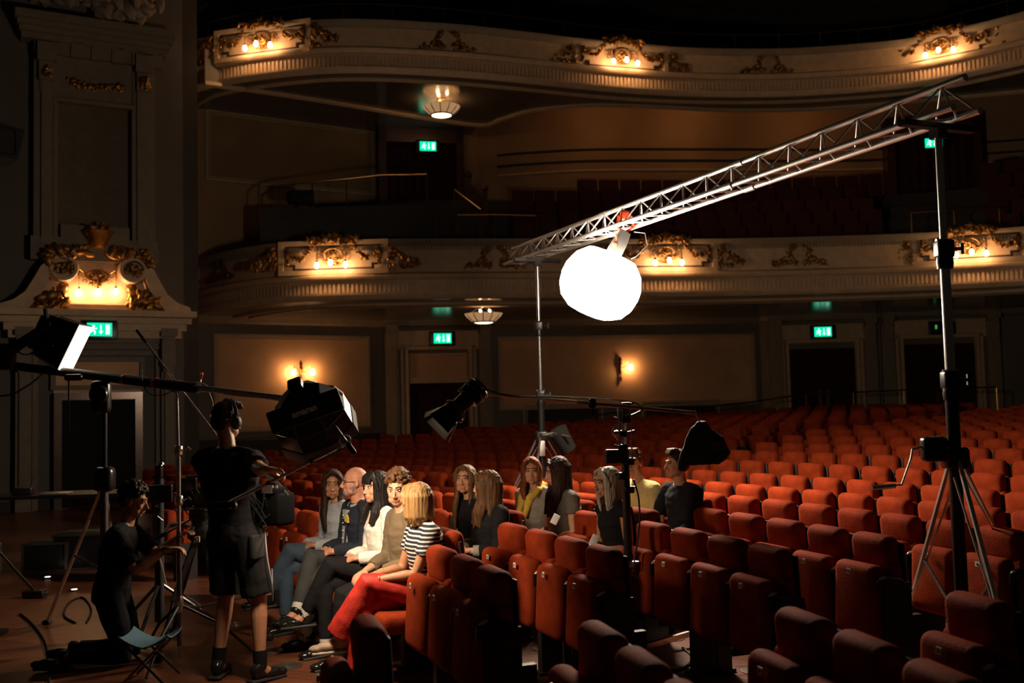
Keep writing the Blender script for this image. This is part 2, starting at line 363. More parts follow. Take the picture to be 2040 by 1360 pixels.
def door_bay(n, path, px0, px1, pxa, pxb, zf, ztop, zlin, lab, transom=False, double=False, leafm=None):
    a, rz, L = path_frame(path, px0, px1, 2.5); t = thing('door_%d' % n, lab, 'door', (a.x, a.y, 0), rz, kind='structure')
    p, _ = on_path(path, pxa, 2.5); q, _ = on_path(path, pxb, 2.5); xa = (p - a).length; xb = (q - a).length; pw = .34
    m = MB()
    for x in (pw / 2, L - pw / 2):
        m.box((x, -.09, (zf + zlin + .5) / 2), (pw, .18, zlin + .5 - zf)); m.box((x, -.12, (zf + zlin) / 2), (pw - .14, .16, zlin - zf)); console(m, x, zlin + .1, zlin + .75, .26, .26)
    m.build('pilaster', creamd, t, False)
    m = MB()
    m.box((L / 2, -.05, zlin + .35), (L - 2 * pw, .1, .5))
    for k, (w_, z_) in enumerate(((.10, zlin + .08), (.14, zlin + .02))): m.frame(xa - w_ - .08 * k - .02, xb + w_ + .08 * k + .02, zf - .2, z_ + .08 * k + .1, .09, -.10 - .04 * (1 - k), 0)
    m.build('architrave', cream, t, False)
    m = MB(); m.box((L / 2, -.16, zlin + .92), (L + .1, .34, .1)); m.box((L / 2, -.13, zlin + .83), (L, .26, .08)); m.box((L / 2, -.10, zlin + .76), (L, .2, .06)); m.build('cornice', creamd, t, False)
    if transom:
        MB().frame(xa + .02, xb - .02, ztop + .05, zlin - .06, .05, -.09, 0).box(((xa + xb) / 2, -.06, ztop), (xb - xa, .12, .1)).build('transom_frame', cream, t, False)
        MB().box(((xa + xb) / 2, -.03, (ztop + zlin) / 2), (xb - xa, .05, zlin - ztop)).build('transom_panel', panelm, t, False)
    xs = [(xa, (xa + xb) / 2), ((xa + xb) / 2, xb)] if double else [(xa, xb)]
    for i, (u, v) in enumerate(xs):
        lf = MB().box(((u + v) / 2, -.035, (zf + ztop) / 2), (v - u - .02, .05, ztop - zf)).frame(u + .1, v - .1, zf + .9, ztop - .12, .03, -.075, -.06).frame(u + .1, v - .1, zf + .15, zf + .8, .03, -.075, -.06).build('door_leaf', leafm or DOORM, t, False)
        if double:
            hx = v - .1 if i == 0 else u + .1
            MB().box((hx, -.075, zf + 1.1), (.09, .02, .5)).build('push_plate', brass, lf, False)
    return t, a, rz, L, xa, xb
DOORM = mat('dark_red_door', (.04, .008, .006), .7, spec=.15)
d1 = door_bay(1, rear, 768, 978, 815, 930, .2, 2.45, 3.2, 'dark doorway with cream pilasters and a transom panel under a green exit sign in the rear wall', True)
d2 = door_bay(2, rear, 1534, 1750, 1575, 1706, .6, 3.12, 3.2, 'dark red double door with brass push plates, left one of the right hand pair', double=True)
d3 = door_bay(3, rear, 1760, 1995, 1806, 1946, .6, 3.16, 3.24, 'dark double door behind the tall truss stand, right one of the pair', double=True)
def sign_on(d, fx, z, lab, lit=True):
    t, a, rz, L, xa, xb = d; x = xa + (xb - xa) * fx; c, s_ = math.cos(rz), math.sin(rz)
    return exit_sign((a.x + c * x + s_ * .16, a.y + s_ * x - c * .16, z), rz, lab, lit, 1.12)
sign_on(d1, .56, 3.58, 'lit green exit sign over the dark doorway in the middle of the lower rear wall')
sign_on(d2, .5, 3.58, 'lit green exit sign over the left double door at the right of the stalls')
sign_on(d3, .52, 3.60, 'unlit black exit sign seen edge-on over the door behind the tall stand', False)
# upper level doorway boxes
def upper_door(n, px0, px1, z0, z1, sx, sz, lab, slab):
    a, rz, L = path_frame(upper, px0, px1, 7.5); t = thing('door_%d' % n, lab, 'door', (a.x, a.y, 0), rz, kind='structure')
    m = MB(); m.box((.1, -.3, (z0 + z1) / 2), (.2, .6, z1 - z0)); m.box((L - .1, -.3, (z0 + z1) / 2), (.2, .6, z1 - z0)); m.box((L / 2, -.3, z1 - .25), (L, .6, .5)); m.build('portal', wooddk, t, False)
    for k in range(2):
        m = MB(); x0 = .2 + (L - .4) / 2 * k; W2 = (L - .4) / 2; N = 14
        P = [(x0 + W2 * i / N, .04 * math.sin(i * 1.9)) for i in range(N + 1)]
        vs = [(x, -.15 + y, z) for x, y in P for z in (z0, z1 - .5)]; m.add(vs, [(2 * i, 2 * i + 2, 2 * i + 3, 2 * i + 1) for i in range(N)]); m.build('curtain', curtm, t)
    c, s_ = math.cos(rz), math.sin(rz); x = L * sx
    exit_sign((a.x + c * x + s_ * .62, a.y + s_ * x - c * .62, sz), rz, slab, sc=1.0)
upper_door(4, 752, 918, 5.3, 9.05, .57, 8.42, 'dark curtained doorway on the left of the lower balcony', 'lit green exit sign above the curtained balcony doorway on the left')
upper_door(5, 1760, 1945, 5.3, 9.0, .48, 8.25, 'dark curtained doorway at the right of the lower balcony', 'lit green exit sign partly behind the tall stand, on the lower balcony at right')
# ---------------------------------------------------------------- balconies
def ribs(path, z0, z1, off, step, px_lo=380, px_hi=2060, th=.03):
    mb = MB(); acc = 0; nn = norms(path)
    for i in range(len(path) - 1):
        a, b = path[i], path[i + 1]; L = (b - a).length; t = nn[i][0]; n = nn[i][1]
        while acc < L:
            p = a.lerp(b, acc / L); x = proj((p.x, p.y, z0))[0]
            if px_lo < x < px_hi:
                p = a.lerp(b, acc / L) + n * off; q = [p + t * s * step * .27 + n * e for s in (-1, 1) for e in (0, th)]
                vs = [(v.x, v.y, z) for v in (q[0], q[2], q[3], q[1]) for z in (z0, z1)]
                mb.add(vs, [(0, 1, 3, 2), (2, 3, 5, 4), (4, 5, 7, 6), (6, 7, 1, 0), (1, 7, 5, 3), (0, 2, 4, 6)])
            acc += step
        acc -= L
    return mb
def inner_y(wp, x):
    for a, b in zip(wp, wp[1:]):
        if a.x <= x <= b.x: return a.y + (b.y - a.y) * (x - a.x) / (b.x - a.x)
    return wp[0].y if x < wp[0].x else wp[-1].y
CURVE = spline([atZ(px, py, 8.93) for px, py in ((408, 166), (540, 184), (680, 206), (860, 236), (960, 248), (1000, 236), (1050, 221), (1120, 212), (1200, 208), (1320, 212), (1450, 218), (1620, 216), (1800, 202), (2000, 184), (2150, 170), (2400, 150))], 6)
def balcony(path, zf, sgn_lab, hs=1.0, inner=None, ztop=None):
    """zf: underside of the fluted band"""
    t = thing('balcony', sgn_lab, 'balcony', (0, 0, 0)); z = zf; h = ztop - zf
    sweep(MB(), path, [(-.25, z - .1), (-.02, z - .1), (.0, z + .30), (.02, z + .32), (.03, z + .42), (0, z + .44), (0, z + h - .12), (-.25, z + h - .12)]).build('parapet', cream, t)
    sweep(MB(), path, [(-.3, z + h - .14), (.04, z + h - .14), (.10, z + h - .06), (.12, z + h - .02), (.12, z + h), (-.3, z + h)]).build('coping', creamd, t)
    sweep(MB(), path, [(0, z + .28), (.09, z + .28), (.13, z + .33), (.13, z + .38), (.02, z + .44), (0, z + .44)]).build('ledge', cream, t)
    sweep(MB(), path, [(-.02, z - .14), (.02, z - .13), (.08, z - .04), (.08, z), (0, z)]).build('lip_moulding', cream, t)
    ribs(path, z + .02, z + .22, .01, .095).build('fluting', cream, t, False)
    if ztop < 7: ribs(path, z + h - .22, z + h - .14, .0, .07, th=.02).build('dentil_band', creamd, t, False)
    # soffit down to the wall
    vs = []; fs = []; N = len(path)
    inn = []
    for p in path:
        yy = inner_y(upper if ztop > 7 else rear, p.x) - .03
        if ztop > 7 and p.x > -.75: yy = inner_y(CURVE, p.x) + .03
        inn.append(V((p.x, yy, 0)))
    for p, q in zip(path, inn): vs += [(p.x, p.y + .1, z - .12), (q.x, q.y, z - .12), (p.x, p.y + .1, z + .02), (q.x, q.y, z + .02)]
    for i in range(N - 1): a = i * 4; b = a + 4; fs += [(a, a + 1, b + 1, b), (a + 2, b + 2, b + 3, a + 3), (a, b, b + 2, a + 2)]
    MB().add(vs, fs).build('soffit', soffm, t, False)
    for off in inner: sweep(MB(), path, [(-off, z - .12), (-off, z - .17), (-off - .04, z - .19), (-off - .09, z - .17), (-off - .09, z - .12)]).build('soffit_moulding', cream, t)
    # guard rail above the coping
    r = MB(); pts = [p + n * -.12 for p, (tt, n) in zip(path, norms(path))]; zr = z + h + .42 if ztop > 7 else z + h + .0
    if ztop > 7:
        r.tube([(p.x, p.y, zr) for p in pts], .018, 6)
        for i in range(0, len(pts), 5): r.tube([(pts[i].x, pts[i].y, z + h - .02), (pts[i].x, pts[i].y, zr)], .012, 6)
        r.build('guard_rail', brass, t)
    return t
bl = balcony(LOW, 4.19, 'lower curved cream balcony with gilded ornament', inner=[.9, 1.3], ztop=5.32)
bu = balcony(UPP, 9.06, 'upper curved cream balcony near the top of the view', inner=[.35], ztop=10.06)
# inner soffit moulding curve of the upper balcony
cur = spline([atZ(px, py, 8.93) for px, py in ((408, 166), (540, 184), (680, 206), (860, 236), (960, 248), (1000, 236), (1050, 221), (1120, 212), (1200, 208), (1320, 212), (1450, 218), (1620, 216), (1800, 202), (2000, 184), (2150, 170))], 6)
cur = CURVE
MB().tube(cur, .07, 6).build('soffit_moulding', cream, bu)
# ---------------------------------------------------------------- gilded work
def leafy(mb, pts, rnd, n, r0=.03, spread=.06, depth=.06):
    for _ in range(n):
        t = rnd.random() * (len(pts) - 1); i = int(t); f = t - i; a = V(pts[i]); b = V(pts[min(i + 1, len(pts) - 1)]); p = a.lerp(b, f)
        p += V((rnd.uniform(-1, 1) * spread, -rnd.random() * depth, rnd.uniform(-1, 1) * spread)); r = r0 * rnd.uniform(.5, 1.3)
        R = Matrix.Rotation(rnd.uniform(0, PI), 3, 'Y') @ Matrix.Rotation(rnd.uniform(-.6, .6), 3, 'X')
        mb.ell(p, (r * 1.7, r * .7, r * .8), 6, R)
def curl(mb, c, r, turns, sgn=1, th=.02, a0=0, y=-.05):
    mb.tube([(c[0] + sgn * r * (1 - .8 * k / 16) * math.cos(a0 + turns * 2 * PI * k / 16), y, c[1] + r * (1 - .8 * k / 16) * math.sin(a0 + turns * 2 * PI * k / 16)) for k in range(17)], [th * (1 - .5 * k / 16) for k in range(17)], 5)
def lamp_bulb(parent, x, y, z, rod):
    g = MB(); g.lathe([(.004, 0), (.004, rod)], 6, Matrix.Translation((x, y, z + .1))); g.lathe([(.03, 0), (.028, .02), (.012, .05), (.004, .06)], 8, Matrix.Translation((x, y, z + .045))); h = g.build('lamp_holder', brass, parent)
    MB().lathe([(.008, -.075), (.032, -.062), (.047, -.03), (.045, 0), (.03, .03), (.018, .05)], 10, Matrix.Translation((x, y, z))).build('bulb', bulb, h)
def cartouche(path, px, zc, lab, seed):
    p, rz = on_path(path, px, zc); t = thing('cartouche_lamp', lab, 'wall lamp', p, rz); rnd = random.Random(seed); s = 1
    o = MB(); w_, h_ = 1.0, .27
    for a, b, c, d in ((-w_, w_, h_ - .05, h_), (-w_ + .14, w_ - .14, -h_, -h_ + .05), (-w_, -w_ + .05, -h_ + .12, h_), (w_ - .05, w_, -h_ + .12, h_), (-w_, -w_ + .19, -h_ + .1, -h_ + .14), (w_ - .19, w_, -h_ + .1, -h_ + .14), (-w_ + .14, -w_ + .19, -h_, -h_ + .12), (w_ - .19, w_ - .14, -h_, -h_ + .12)):
        o.box(((a + b) / 2, -.05, (c + d) / 2), (b - a, .05, d - c))
    o.build('panel_frame', darkw, t, False)
    f = MB(); f.frame(-w_ - .16, w_ + .16, -h_ - .09, h_ + .09, .10, -.09, 0); f.build('panel_surround', cream, t, False)
    g = MB(); g.tube([(.21 * math.cos(a), -.09, .02 + .17 * math.sin(a)) for a in [2 * PI * k / 20 for k in range(20)]], .018, 6, closed=True)
    leafy(g, [(-.15, -.05, -.05), (0, -.05, .1), (.15, -.05, -.05), (0, -.05, -.1)], rnd, 40, .028, .05, .1)
    for sg in (-1, 1):
        curl(g, (sg * .26, .1), .09, 1.2, sg, .016); curl(g, (sg * .32, -.02), .06, 1, -sg, .012)
        leafy(g, [(sg * .3, -.05, .36), (sg * .45, -.05, .24), (sg * .6, -.05, .02), (sg * .75, -.05, -.03), (sg * .92, -.05, .1), (sg * .98, -.05, .12)], rnd, 70, .030, .035, .07)
        leafy(g, [(sg * .98, -.05, .15), (sg * .98, -.05, -.14)], rnd, 18, .026, .03, .06)
    leafy(g, [(-.5, -.05, .36), (-.2, -.05, .34), (0, -.05, .42), (.2, -.05, .34), (.5, -.05, .36)], rnd, 110, .042, .07, .14)
    g.build('gilded_garland', gilt, t)
    for x, z, y in ((-.30, -.17, -.26), (0, -.13, -.32), (.30, -.17, -.26)):
        q = MB().tube([(x * .8, -.06, z + .2), (x, y * .6, z + .27), (x, y, z + .24), (x, y, z + .16)], .009, 6).build('bulb_arm', brass, t); lamp_bulb(t, x, y, z, .07)
    for sg in (-1, 1):
        g = MB(); leafy(g, [(sg * 1.22, -.03, -.2), (sg * 1.26, -.03, .22), (sg * 1.3, -.03, .1), (sg * 1.5, -.03, -.05), (sg * 1.75, -.03, -.16), (sg * 1.2, -.03, -.24)], rnd, 85, .036, .06, .08); g.build('gilded_spray', gilt, t)
    return t
for px, lab in ((665, 'three bulb gilded light on the lower balcony front, left of the far truss stand'), (1325, 'three bulb gilded light on the lower balcony front, just right of the bright lantern'), (1930, 'three bulb gilded light on the lower balcony front, behind the tall near stand at right')):
    cartouche(LOW, px, 4.96, lab, px)
for px, lab in ((525, 'three bulb gilded light on the upper balcony front, nearest the left wall'), (1237, 'three bulb gilded light on the upper balcony front, middle one of three'), (1875, 'three bulb gilded light on the upper balcony front, above the near end of the truss')):
    cartouche(UPP, px, 9.74, lab, px + 1)
def wreath(path, px, zc, lab, seed):
    p, rz = on_path(path, px, zc); w_ = thing('gilded_wreath', lab, 'ornament', p, rz); rnd = random.Random(seed)
    for sg in (-1, 1):
        t = MB()
        leafy(t, [(sg * .12, 0, -.16), (sg * .24, 0, -.02), (sg * .2, 0, .14), (sg * .1, 0, .2)], rnd, 48, .034, .035, .06)
        leafy(t, [(sg * .1, 0, -.17), (sg * .35, 0, -.14), (sg * .62, 0, -.19)], rnd, 36, .034, .045, .06); curl(t, (sg * .3, -.1), .08, 1.2, sg, .018, y=-.03)
        t.build('leaf_spray', gilt, w_)
wreath(LOW, 985, 4.93, 'gilded wreath on the lower balcony front by the far end of the truss', 5); wreath(LOW, 1592, 4.93, 'gilded wreath on the lower balcony front between the lantern and the tall near stand', 6); wreath(LOW, 440, 4.93, 'gilded spray on the lower balcony front against the left wall', 9)
wreath(UPP, 892, 9.72, 'gilded wreath on the upper balcony front above the hanging bowl lamp', 7); wreath(UPP, 1530, 9.72, 'dim gilded wreath on the upper balcony front, above the middle of the truss', 8)
# ceiling bowl lamps
def bowl_lamp(px, py, z, lab):
    p = atZ(px, py, z); t = thing('ceiling_lamp', lab, 'ceiling light', (p.x, p.y, z))
    MB().lathe([(.10, 0), (.10, -.02), (.03, -.05)], 16).build('ceiling_rose', brass, t)
    MB().lathe([(.44, -.19), (.40, -.26), (.26, -.38), (.24, -.38), (.38, -.25), (.42, -.19)], 24, cap=False).build('glass_bowl', mat('bowl_glass', (.7, .5, .25), .4, emit=WARM, es=.35), t)
    m = MB(); m.tube([(.25 * math.cos(a), .25 * math.sin(a), -.385) for a in [2 * PI * k / 24 for k in range(24)]], .02, 6, closed=True)
    for k in range(12): a = 2 * PI * k / 12; m.tube([(.43 * math.cos(a), .43 * math.sin(a), -.19), (.39 * math.cos(a), .39 * math.sin(a), -.27), (.25 * math.cos(a), .25 * math.sin(a), -.385)], .012, 5)
    for k in range(4): a = PI / 2 * k + .4; m.tube([(.05 * math.cos(a), .05 * math.sin(a), -.02), (.4 * math.cos(a), .4 * math.sin(a), -.22)], .008, 5)
    m.build('metal_ribs', black, t)
    MB().lathe([(.01, -.42), (.15, -.415), (.23, -.39)], 20).build('glass_disc', glow('bowl_disc_glow', (1, .72, .42), 5), t)
    for k in range(3): a = 2 * PI * k / 3; MB().ell((.14 * math.cos(a), .14 * math.sin(a), -.13), .03, 8).build('bulb', bulb, t)
bowl_lamp(963, 608, 4.07, 'hanging glass bowl lamp under the lower balcony, right of the dark doorway')
bowl_lamp(879, 197, 8.94, 'hanging glass bowl lamp under the upper balcony, above the curtained doorway')
# wall sconces
def sconce(path, px, z, lab, arms):
    p, rz = on_path(path, px, z); t = thing('wall_sconce', lab, 'wall lamp', p, rz); m = MB()
    m.lathe([(.004, -.42), (.02, -.36), (.03, -.3), (.02, -.2), (.028, -.05), (.045, .05), (.05, .12), (.03, .16), (.045, .22), (.01, .3)], 10, Matrix.Translation((0, -.06, 0))); m.box((0, -.02, 0), (.07, .04, .3)); m.build('torch_backplate', brass, t)
    for sg in arms:
        MB().tube([(0, -.08, .0), (sg * .1, -.14, .02), (sg * .17, -.18, .14), (sg * .22, -.2, .16), (sg * .25, -.2, .08)], .010, 6).build('arm', brass, t)
        MB().lathe([(.02, .05), (.035, .03), (.05, -.03), (.055, -.08), (.04, -.09), (.01, -.095)], 12, Matrix.Translation((sg * .25, -.2, .02))).build('shade', glow('shade_glow', (1, .52, .22), 75), t)
sconce(rear, 583, 2.72, 'gilt wall sconce with two lit shades on the left tan wall panel', (-1, 1)); sconce(rear, 1229, 2.72, 'gilt wall sconce with one lit shade on the centre tan wall panel', (1,))
WASH = glow('washer_glow', (1, .42, .13), 38)
# uplights over the upper rear wall (small wall washers on the moulding)
for px, n_ in ((1205, 'left'), (1405, 'middle'), (1640, 'right')):
    p, rz = on_path(CURVE, px, 8.93); t = thing('wall_washer', 'small wall washer behind the upper balcony soffit edge, %s one of three' % n_, 'light', (p.x, p.y + .16, 9.12), rz)
    MB().box((0, 0, 0), (.5, .05, .1)).build('housing', blackm, t, False)
    MB().box((0, .03, 0), (.42, .008, .07)).build('lens', WASH, t, False)
vs = []; 
for q in CURVE: vs += [(q.x, q.y - .02, 9.7), (q.x, inner_y(upper, q.x), 9.7), (q.x, q.y + .02, 8.95), (q.x, q.y + .02, 9.7)]
CV = MB().add(vs, [(4 * i, 4 * i + 1, 4 * i + 5, 4 * i + 4) for i in range(len(CURVE) - 1)] + [(4 * i + 2, 4 * i + 3, 4 * i + 7, 4 * i + 6) for i in range(len(CURVE) - 1)]).build('cove_recess', taupe, bu)
# ================================================================ left wall with blind window and pedimented door
pa, pb = atY(-260, 700, 18.1), atY(396, 700, 20.9); pa.z = pb.z = 0
WL = [pa, pb]; wd = (pb - pa).normalized(); wn = V((wd.y, -wd.x, 0)); WRZ = math.atan2(wd.y, wd.x)
def onA(px, py, off=0.0):
    d = ray(px, py); q = pa + wn * off; t = ((q - EYE).dot(wn)) / d.dot(wn); p = EYE + d * t; return (p - pa).dot(wd), p.z
wl = thing('wall_left', 'taupe side wall with a pedimented door below a tall blind window', 'wall', pa, WRZ, kind='structure')
LW = (pb - pa).length
MB().box((LW / 2 - 5, .15, 8), (LW + 10, .3, 16)).box((LW - .15, 2.4, 8), (.3, 4.8, 16)).build('plaster', mat('dimmed_taupe_plaster', (.115, .095, .075), .6, nscale=1.5), wl, False)  # taupe darkened for this wall, its shade put into the colour
MB().box((LW / 2, -.02, .1), (LW, .04, .2)).build('skirting', darkw, wl, False)
def rectA(mb, x0, y0, x1, y1, d, mi=0):
    a = onA(x0, y0); b = onA(x1, y1); mb.box(((a[0] + b[0]) / 2, -d / 2, (a[1] + b[1]) / 2), (abs(b[0] - a[0]), d, abs(b[1] - a[1])), mi=mi); return mb
# blind window
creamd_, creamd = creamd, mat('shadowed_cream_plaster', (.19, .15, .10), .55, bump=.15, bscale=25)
X = lambda px, py=700: onA(px, py)[0]
Z = lambda px, py: onA(px, py)[1]
x0, x1, xi0, xi1 = X(64), X(306), X(110), X(262); zt, zb = Z(190, 118), Z(190, 522); ztop = Z(190, 215)
m = MB()
m.box(((x0 + xi0) / 2, -.12, (zt + zb) / 2), (xi0 - x0, .24, zt - zb)); m.box(((x1 + xi1) / 2, -.12, (zt + zb) / 2), (x1 - xi1, .24, zt - zb))
m.box(((x0 + xi0) / 2 + .03, -.17, (zt + zb) / 2), ((xi0 - x0) * .5, .26, zt - zb - .3)); m.box(((x1 + xi1) / 2 - .03, -.17, (zt + zb) / 2), ((x1 - xi1) * .5, .26, zt - zb - .3))
m.box(((x0 + x1) / 2, -.1, (zt + ztop) / 2), (x1 - x0, .2, zt - ztop)); m.box(((x0 + x1) / 2, -.14, zb + .2), (x1 - x0 + .1, .3, .45)); m.box(((xi0 + xi1) / 2, -.18, zb + .52), ((xi1 - xi0) * .9, .2, .32))
m.frame(xi0 - .06, xi1 + .06, zb + .3, ztop + .06, .08, -.28, -.1)
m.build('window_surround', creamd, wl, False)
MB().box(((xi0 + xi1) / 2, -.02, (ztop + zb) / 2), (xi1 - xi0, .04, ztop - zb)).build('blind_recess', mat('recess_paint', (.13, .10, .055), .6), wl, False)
m = MB()
for k, (dd, hh) in enumerate(((.60, .16), (.52, .10), (.44, .10), (.36, .12))): m.box(((x0 + x1) / 2, -dd / 2, zt + .62 - sum((.16, .10, .10, .12)[:k]) - hh / 2), (x1 - x0 + .1 + dd, dd, hh))
m.box(((x0 + x1) / 2, -.16, zt + .02), (x1 - x0, .32, .24))
for i in range(5): xx = x0 + .75 + i * .38; m.prism([(xx - .1, zt - .12), (xx + .12, zt - .12), (xx + .12, zt + .2), (xx - .1, zt + .12)], -.36, -.1)
for xx in (x0 + .22, x1 - .22): m.box((xx, -.22, zt - .1), (.34, .44, .36)); m.box((xx, -.19, zt - .45), (.28, .34, .4)); m.box((xx, -.15, zt - .75), (.24, .26, .2))
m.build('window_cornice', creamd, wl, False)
rn = random.Random(3)
g = MB(); leafy(g, [((x0 + x1) / 2 - .5, -.2, (zt + ztop) / 2 - .1), ((x0 + x1) / 2, -.2, (zt + ztop) / 2 - .16), ((x0 + x1) / 2 + .5, -.2, (zt + ztop) / 2 - .1)], rn, 70, .04, .05, .08)
for xx in (x0 + .22, x1 - .22): leafy(g, [(xx, -.38, zt - .42), (xx, -.38, zt - .55)], rn, 16, .05, .07, .08)
g.build('gilded_spray', gilt, wl)
g = MB(); xc = (x0 + x1) / 2
for pts, n_, r_ in (([(xc - 1.1, -.1, zt + 1.1), (xc - .6, -.15, zt + 1.5), (xc, -.2, zt + 1.2), (xc + .6, -.15, zt + 1.0), (xc + 1.0, -.1, zt + 1.4)], 130, .11), ([(xc - .2, -.2, zt + 1.9), (xc + .2, -.2, zt + .95)], 50, .12)): leafy(g, pts, rn, n_, r_, .25, .2)
g.build('relief_figures', creamd, wl)
# door surround below: pilasters, entablature, architraves, metal door frame
dx0, dx1 = X(106), X(281); dz = Z(190, 782); m = MB()
px0_, px1_ = X(30), X(343); ez = Z(190, 655)
for a, b in ((px0_, X(62)), (X(318), px1_)): m.box(((a + b) / 2, -.11, ez / 2), (b - a, .22, ez)); m.box(((a + b) / 2, -.15, ez / 2 + .2), ((b - a) * .55, .26, ez - .6)); console(m, (a + b) / 2, ez - .75, ez, .26, .34)
m.build('pilaster', creamd, wl, False)
m = MB()
for k in range(3): e = .12 * (3 - k); m.frame(dx0 - e - .25, dx1 + e + .25, -.2, Z(190, 700) + e - .1, .1, -.04 - .05 * (3 - k), 0)
m.frame(dx0 - .05, dx1 + .05, dz + .06, Z(190, 712), .09, -.12, 0); m.box(((dx0 + dx1) / 2, -.05, (ez + Z(190, 700)) / 2 + .2), (dx1 - dx0 + 1.0, .1, .6))
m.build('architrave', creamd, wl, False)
MB().box(((dx0 + dx1) / 2, -.03, (dz + Z(190, 712)) / 2), (dx1 - dx0, .06, Z(190, 712) - dz)).build('transom_panel', panelm, wl, False)
m = MB(); cz = Z(190, 622)
for k, (w_, dd, h_) in enumerate(((.0, .62, .12), (.08, .5, .12), (.16, .4, .14), (.24, .3, .16))): m.box(((px0_ + px1_) / 2, -dd / 2, cz - .06 - .13 * k), (px1_ - px0_ + .75 - 2 * w_, dd, h_))
m.build('entablature', cream, wl, False)
t = thing('door_6', 'dark double door in a shiny metal frame in the left wall', 'door', pa + wd * 0, WRZ, kind='structure')
MB().frame(dx0, dx1, -.12, dz, .14, -.2, 0).build('door_frame', mat('polished_dark_frame', (.16, .12, .10), .22, .6), t, False)
for a, b in ((dx0 + .14, (dx0 + dx1) / 2), ((dx0 + dx1) / 2, dx1 - .14)):
    MB().box(((a + b) / 2, -.06, dz / 2 - .07), (b - a - .02, .08, dz - .14)).build('door_leaf', mat('near_black_door', (.010, .007, .006), .7, spec=.2), t, False)
# broken pediment
def arc(c, r, a0, a1, n=10): return [(c[0] + r * math.cos(math.radians(a0 + (a1 - a0) * i / n)), c[1] + r * math.sin(math.radians(a0 + (a1 - a0) * i / n))) for i in range(n + 1)]
xc = (px0_ + px1_) / 2; z0 = cz + .02; hw = (px1_ - px0_) / 2 + .3
for sg, nm in ((-1, 'l'), (1, 'r')):
    out = [(-hw, 0), (-hw + .02, .08), (-hw + .25, .16), (-hw + .45, .32), (-hw + .58, .55), (-hw + .72, .82), (-hw + .95, 1.02), (-hw + 1.2, 1.08)]
    inn = [(-hw + 1.2, .92), (-hw + 1.02, .85), (-hw + .88, .65), (-hw + .80, .40), (-hw + .62, .14), (-hw + .5, 0)]
    m = MB(); m.prism([(xc + sg * -x, z0 + z) if sg > 0 else (xc + x, z0 + z) for x, z in out + inn][::1], -.42, 0); m.build('pediment_scroll', cream, wl)
    cx_ = xc - sg * -1 * (hw - 1.12); cxx = xc + sg * (hw - 1.12)
    M = Matrix.Translation((cxx, 0, z0 + .80)) @ Matrix.Rotation(PI / 2, 4, 'X')
    m = MB(); m.lathe([(.27, 0), (.27, .42), (.25, .46), (.19, .46), (.18, .40)], 24, M); m.build('roundel', cream, wl)
    g = MB(); leafy(g, [(cxx - .1, -.42, z0 + .8), (cxx + .1, -.42, z0 + .8)], rn, 50, .035, .1, .04)
    leafy(g, [(cxx + sg * .3, -.25, z0 + .3), (cxx, -.3, z0 + .1), (cxx + sg * .45, -.3, z0 + .08)], rn, 90, .07, .12, .2)
    leafy(g, [(xc + sg * .25, -.35, z0 + 1.15), (xc + sg * .55, -.35, z0 + 1.12), (xc + sg * .85, -.35, z0 + 1.1), (xc + sg * .95, -.35, z0 + .95)], rn, 90, .065, .08, .15)
    m2 = MB()
    for k in range(4): m2.tube([(xc + sg * (.68 + .06 * k), -.34, z0 + .98), (xc + sg * (.68 + .06 * k), -.36, z0 + .70)], .024, 6)
    m2.ell((xc + sg * .72, -.26, z0 + .22), (.17, .1, .24), 10, Matrix.Rotation(-sg * .5, 3, 'Y')); m2.ell((xc + sg * .64, -.27, z0 + .42), (.11, .09, .14), 10, Matrix.Rotation(-sg * .5, 3, 'Y')); m2.tube([(xc + sg * .62, -.3, z0 + .45), (xc + sg * .5, -.32, z0 + .9)], .03, 6)
    curl(g, (cxx, z0 + .8), .2, 1, sg, .02, y=-.45)
    g.build('gilded_foliage', gilt, wl); m2.build('gilded_instruments', mat('antique_gilt_' + nm, (.34, .18, .05), .4, .8, vary=.3, nscale=12), wl)
g = MB(); g.lathe([(.10, 0), (.16, .08), (.24, .24), (.30, .32), (.26, .34), (.1, .36)], 16, Matrix.Translation((xc, -.35, z0 + 1.22))); leafy(g, [(xc - .2, -.35, z0 + 1.55), (xc + .2, -.35, z0 + 1.55)], rn, 50, .06, .08, .12); g.build('gilded_urn', gilt, wl)
m = MB(); m.prism([(xc - .58, z0), (xc + .58, z0), (xc + .52, z0 + 1.02), (xc + .25, z0 + 1.12), (xc, z0 + 1.22), (xc - .25, z0 + 1.12), (xc - .52, z0 + 1.02)], -.12, 0); m.box((xc, -.25, z0 + .05), (1.3, .3, .1)); m.build('pediment_panel', cream, wl, False)
p_ = pa + wd * xc; t = thing('cartouche_lamp', 'three bulb gilded light inside the broken pediment over the left door', 'wall lamp', (p_.x, p_.y, z0 + .62), WRZ)
g = MB(); g.tube([(.20 * math.cos(a), -.2, .06 + .12 * math.sin(a)) for a in [2 * PI * k / 20 for k in range(20)]], .018, 6, closed=True); leafy(g, [(-.14, -.16, .0), (0, -.16, .14), (.14, -.16, .0), (0, -.16, -.1), (-.1, -.16, -.06)], rn, 60, .03, .05, .1)
for sg in (-1, 1): curl(g, (sg * .27, .08), .08, 1.2, sg, .015, y=-.18); curl(g, (sg * .22, -.05), .05, 1, sg, .012, y=-.18)
g.build('gilded_cartouche', gilt, t)
for x, z in ((-.35, -.27), (0, -.25), (.33, -.23)):
    MB().tube([(x * .6, -.15, .1), (x, -.28, .18), (x, -.3, .1), (x, -.3, -.02)], .009, 6).build('bulb_arm', brass, t); lamp_bulb(t, x, -.3, z, .14)
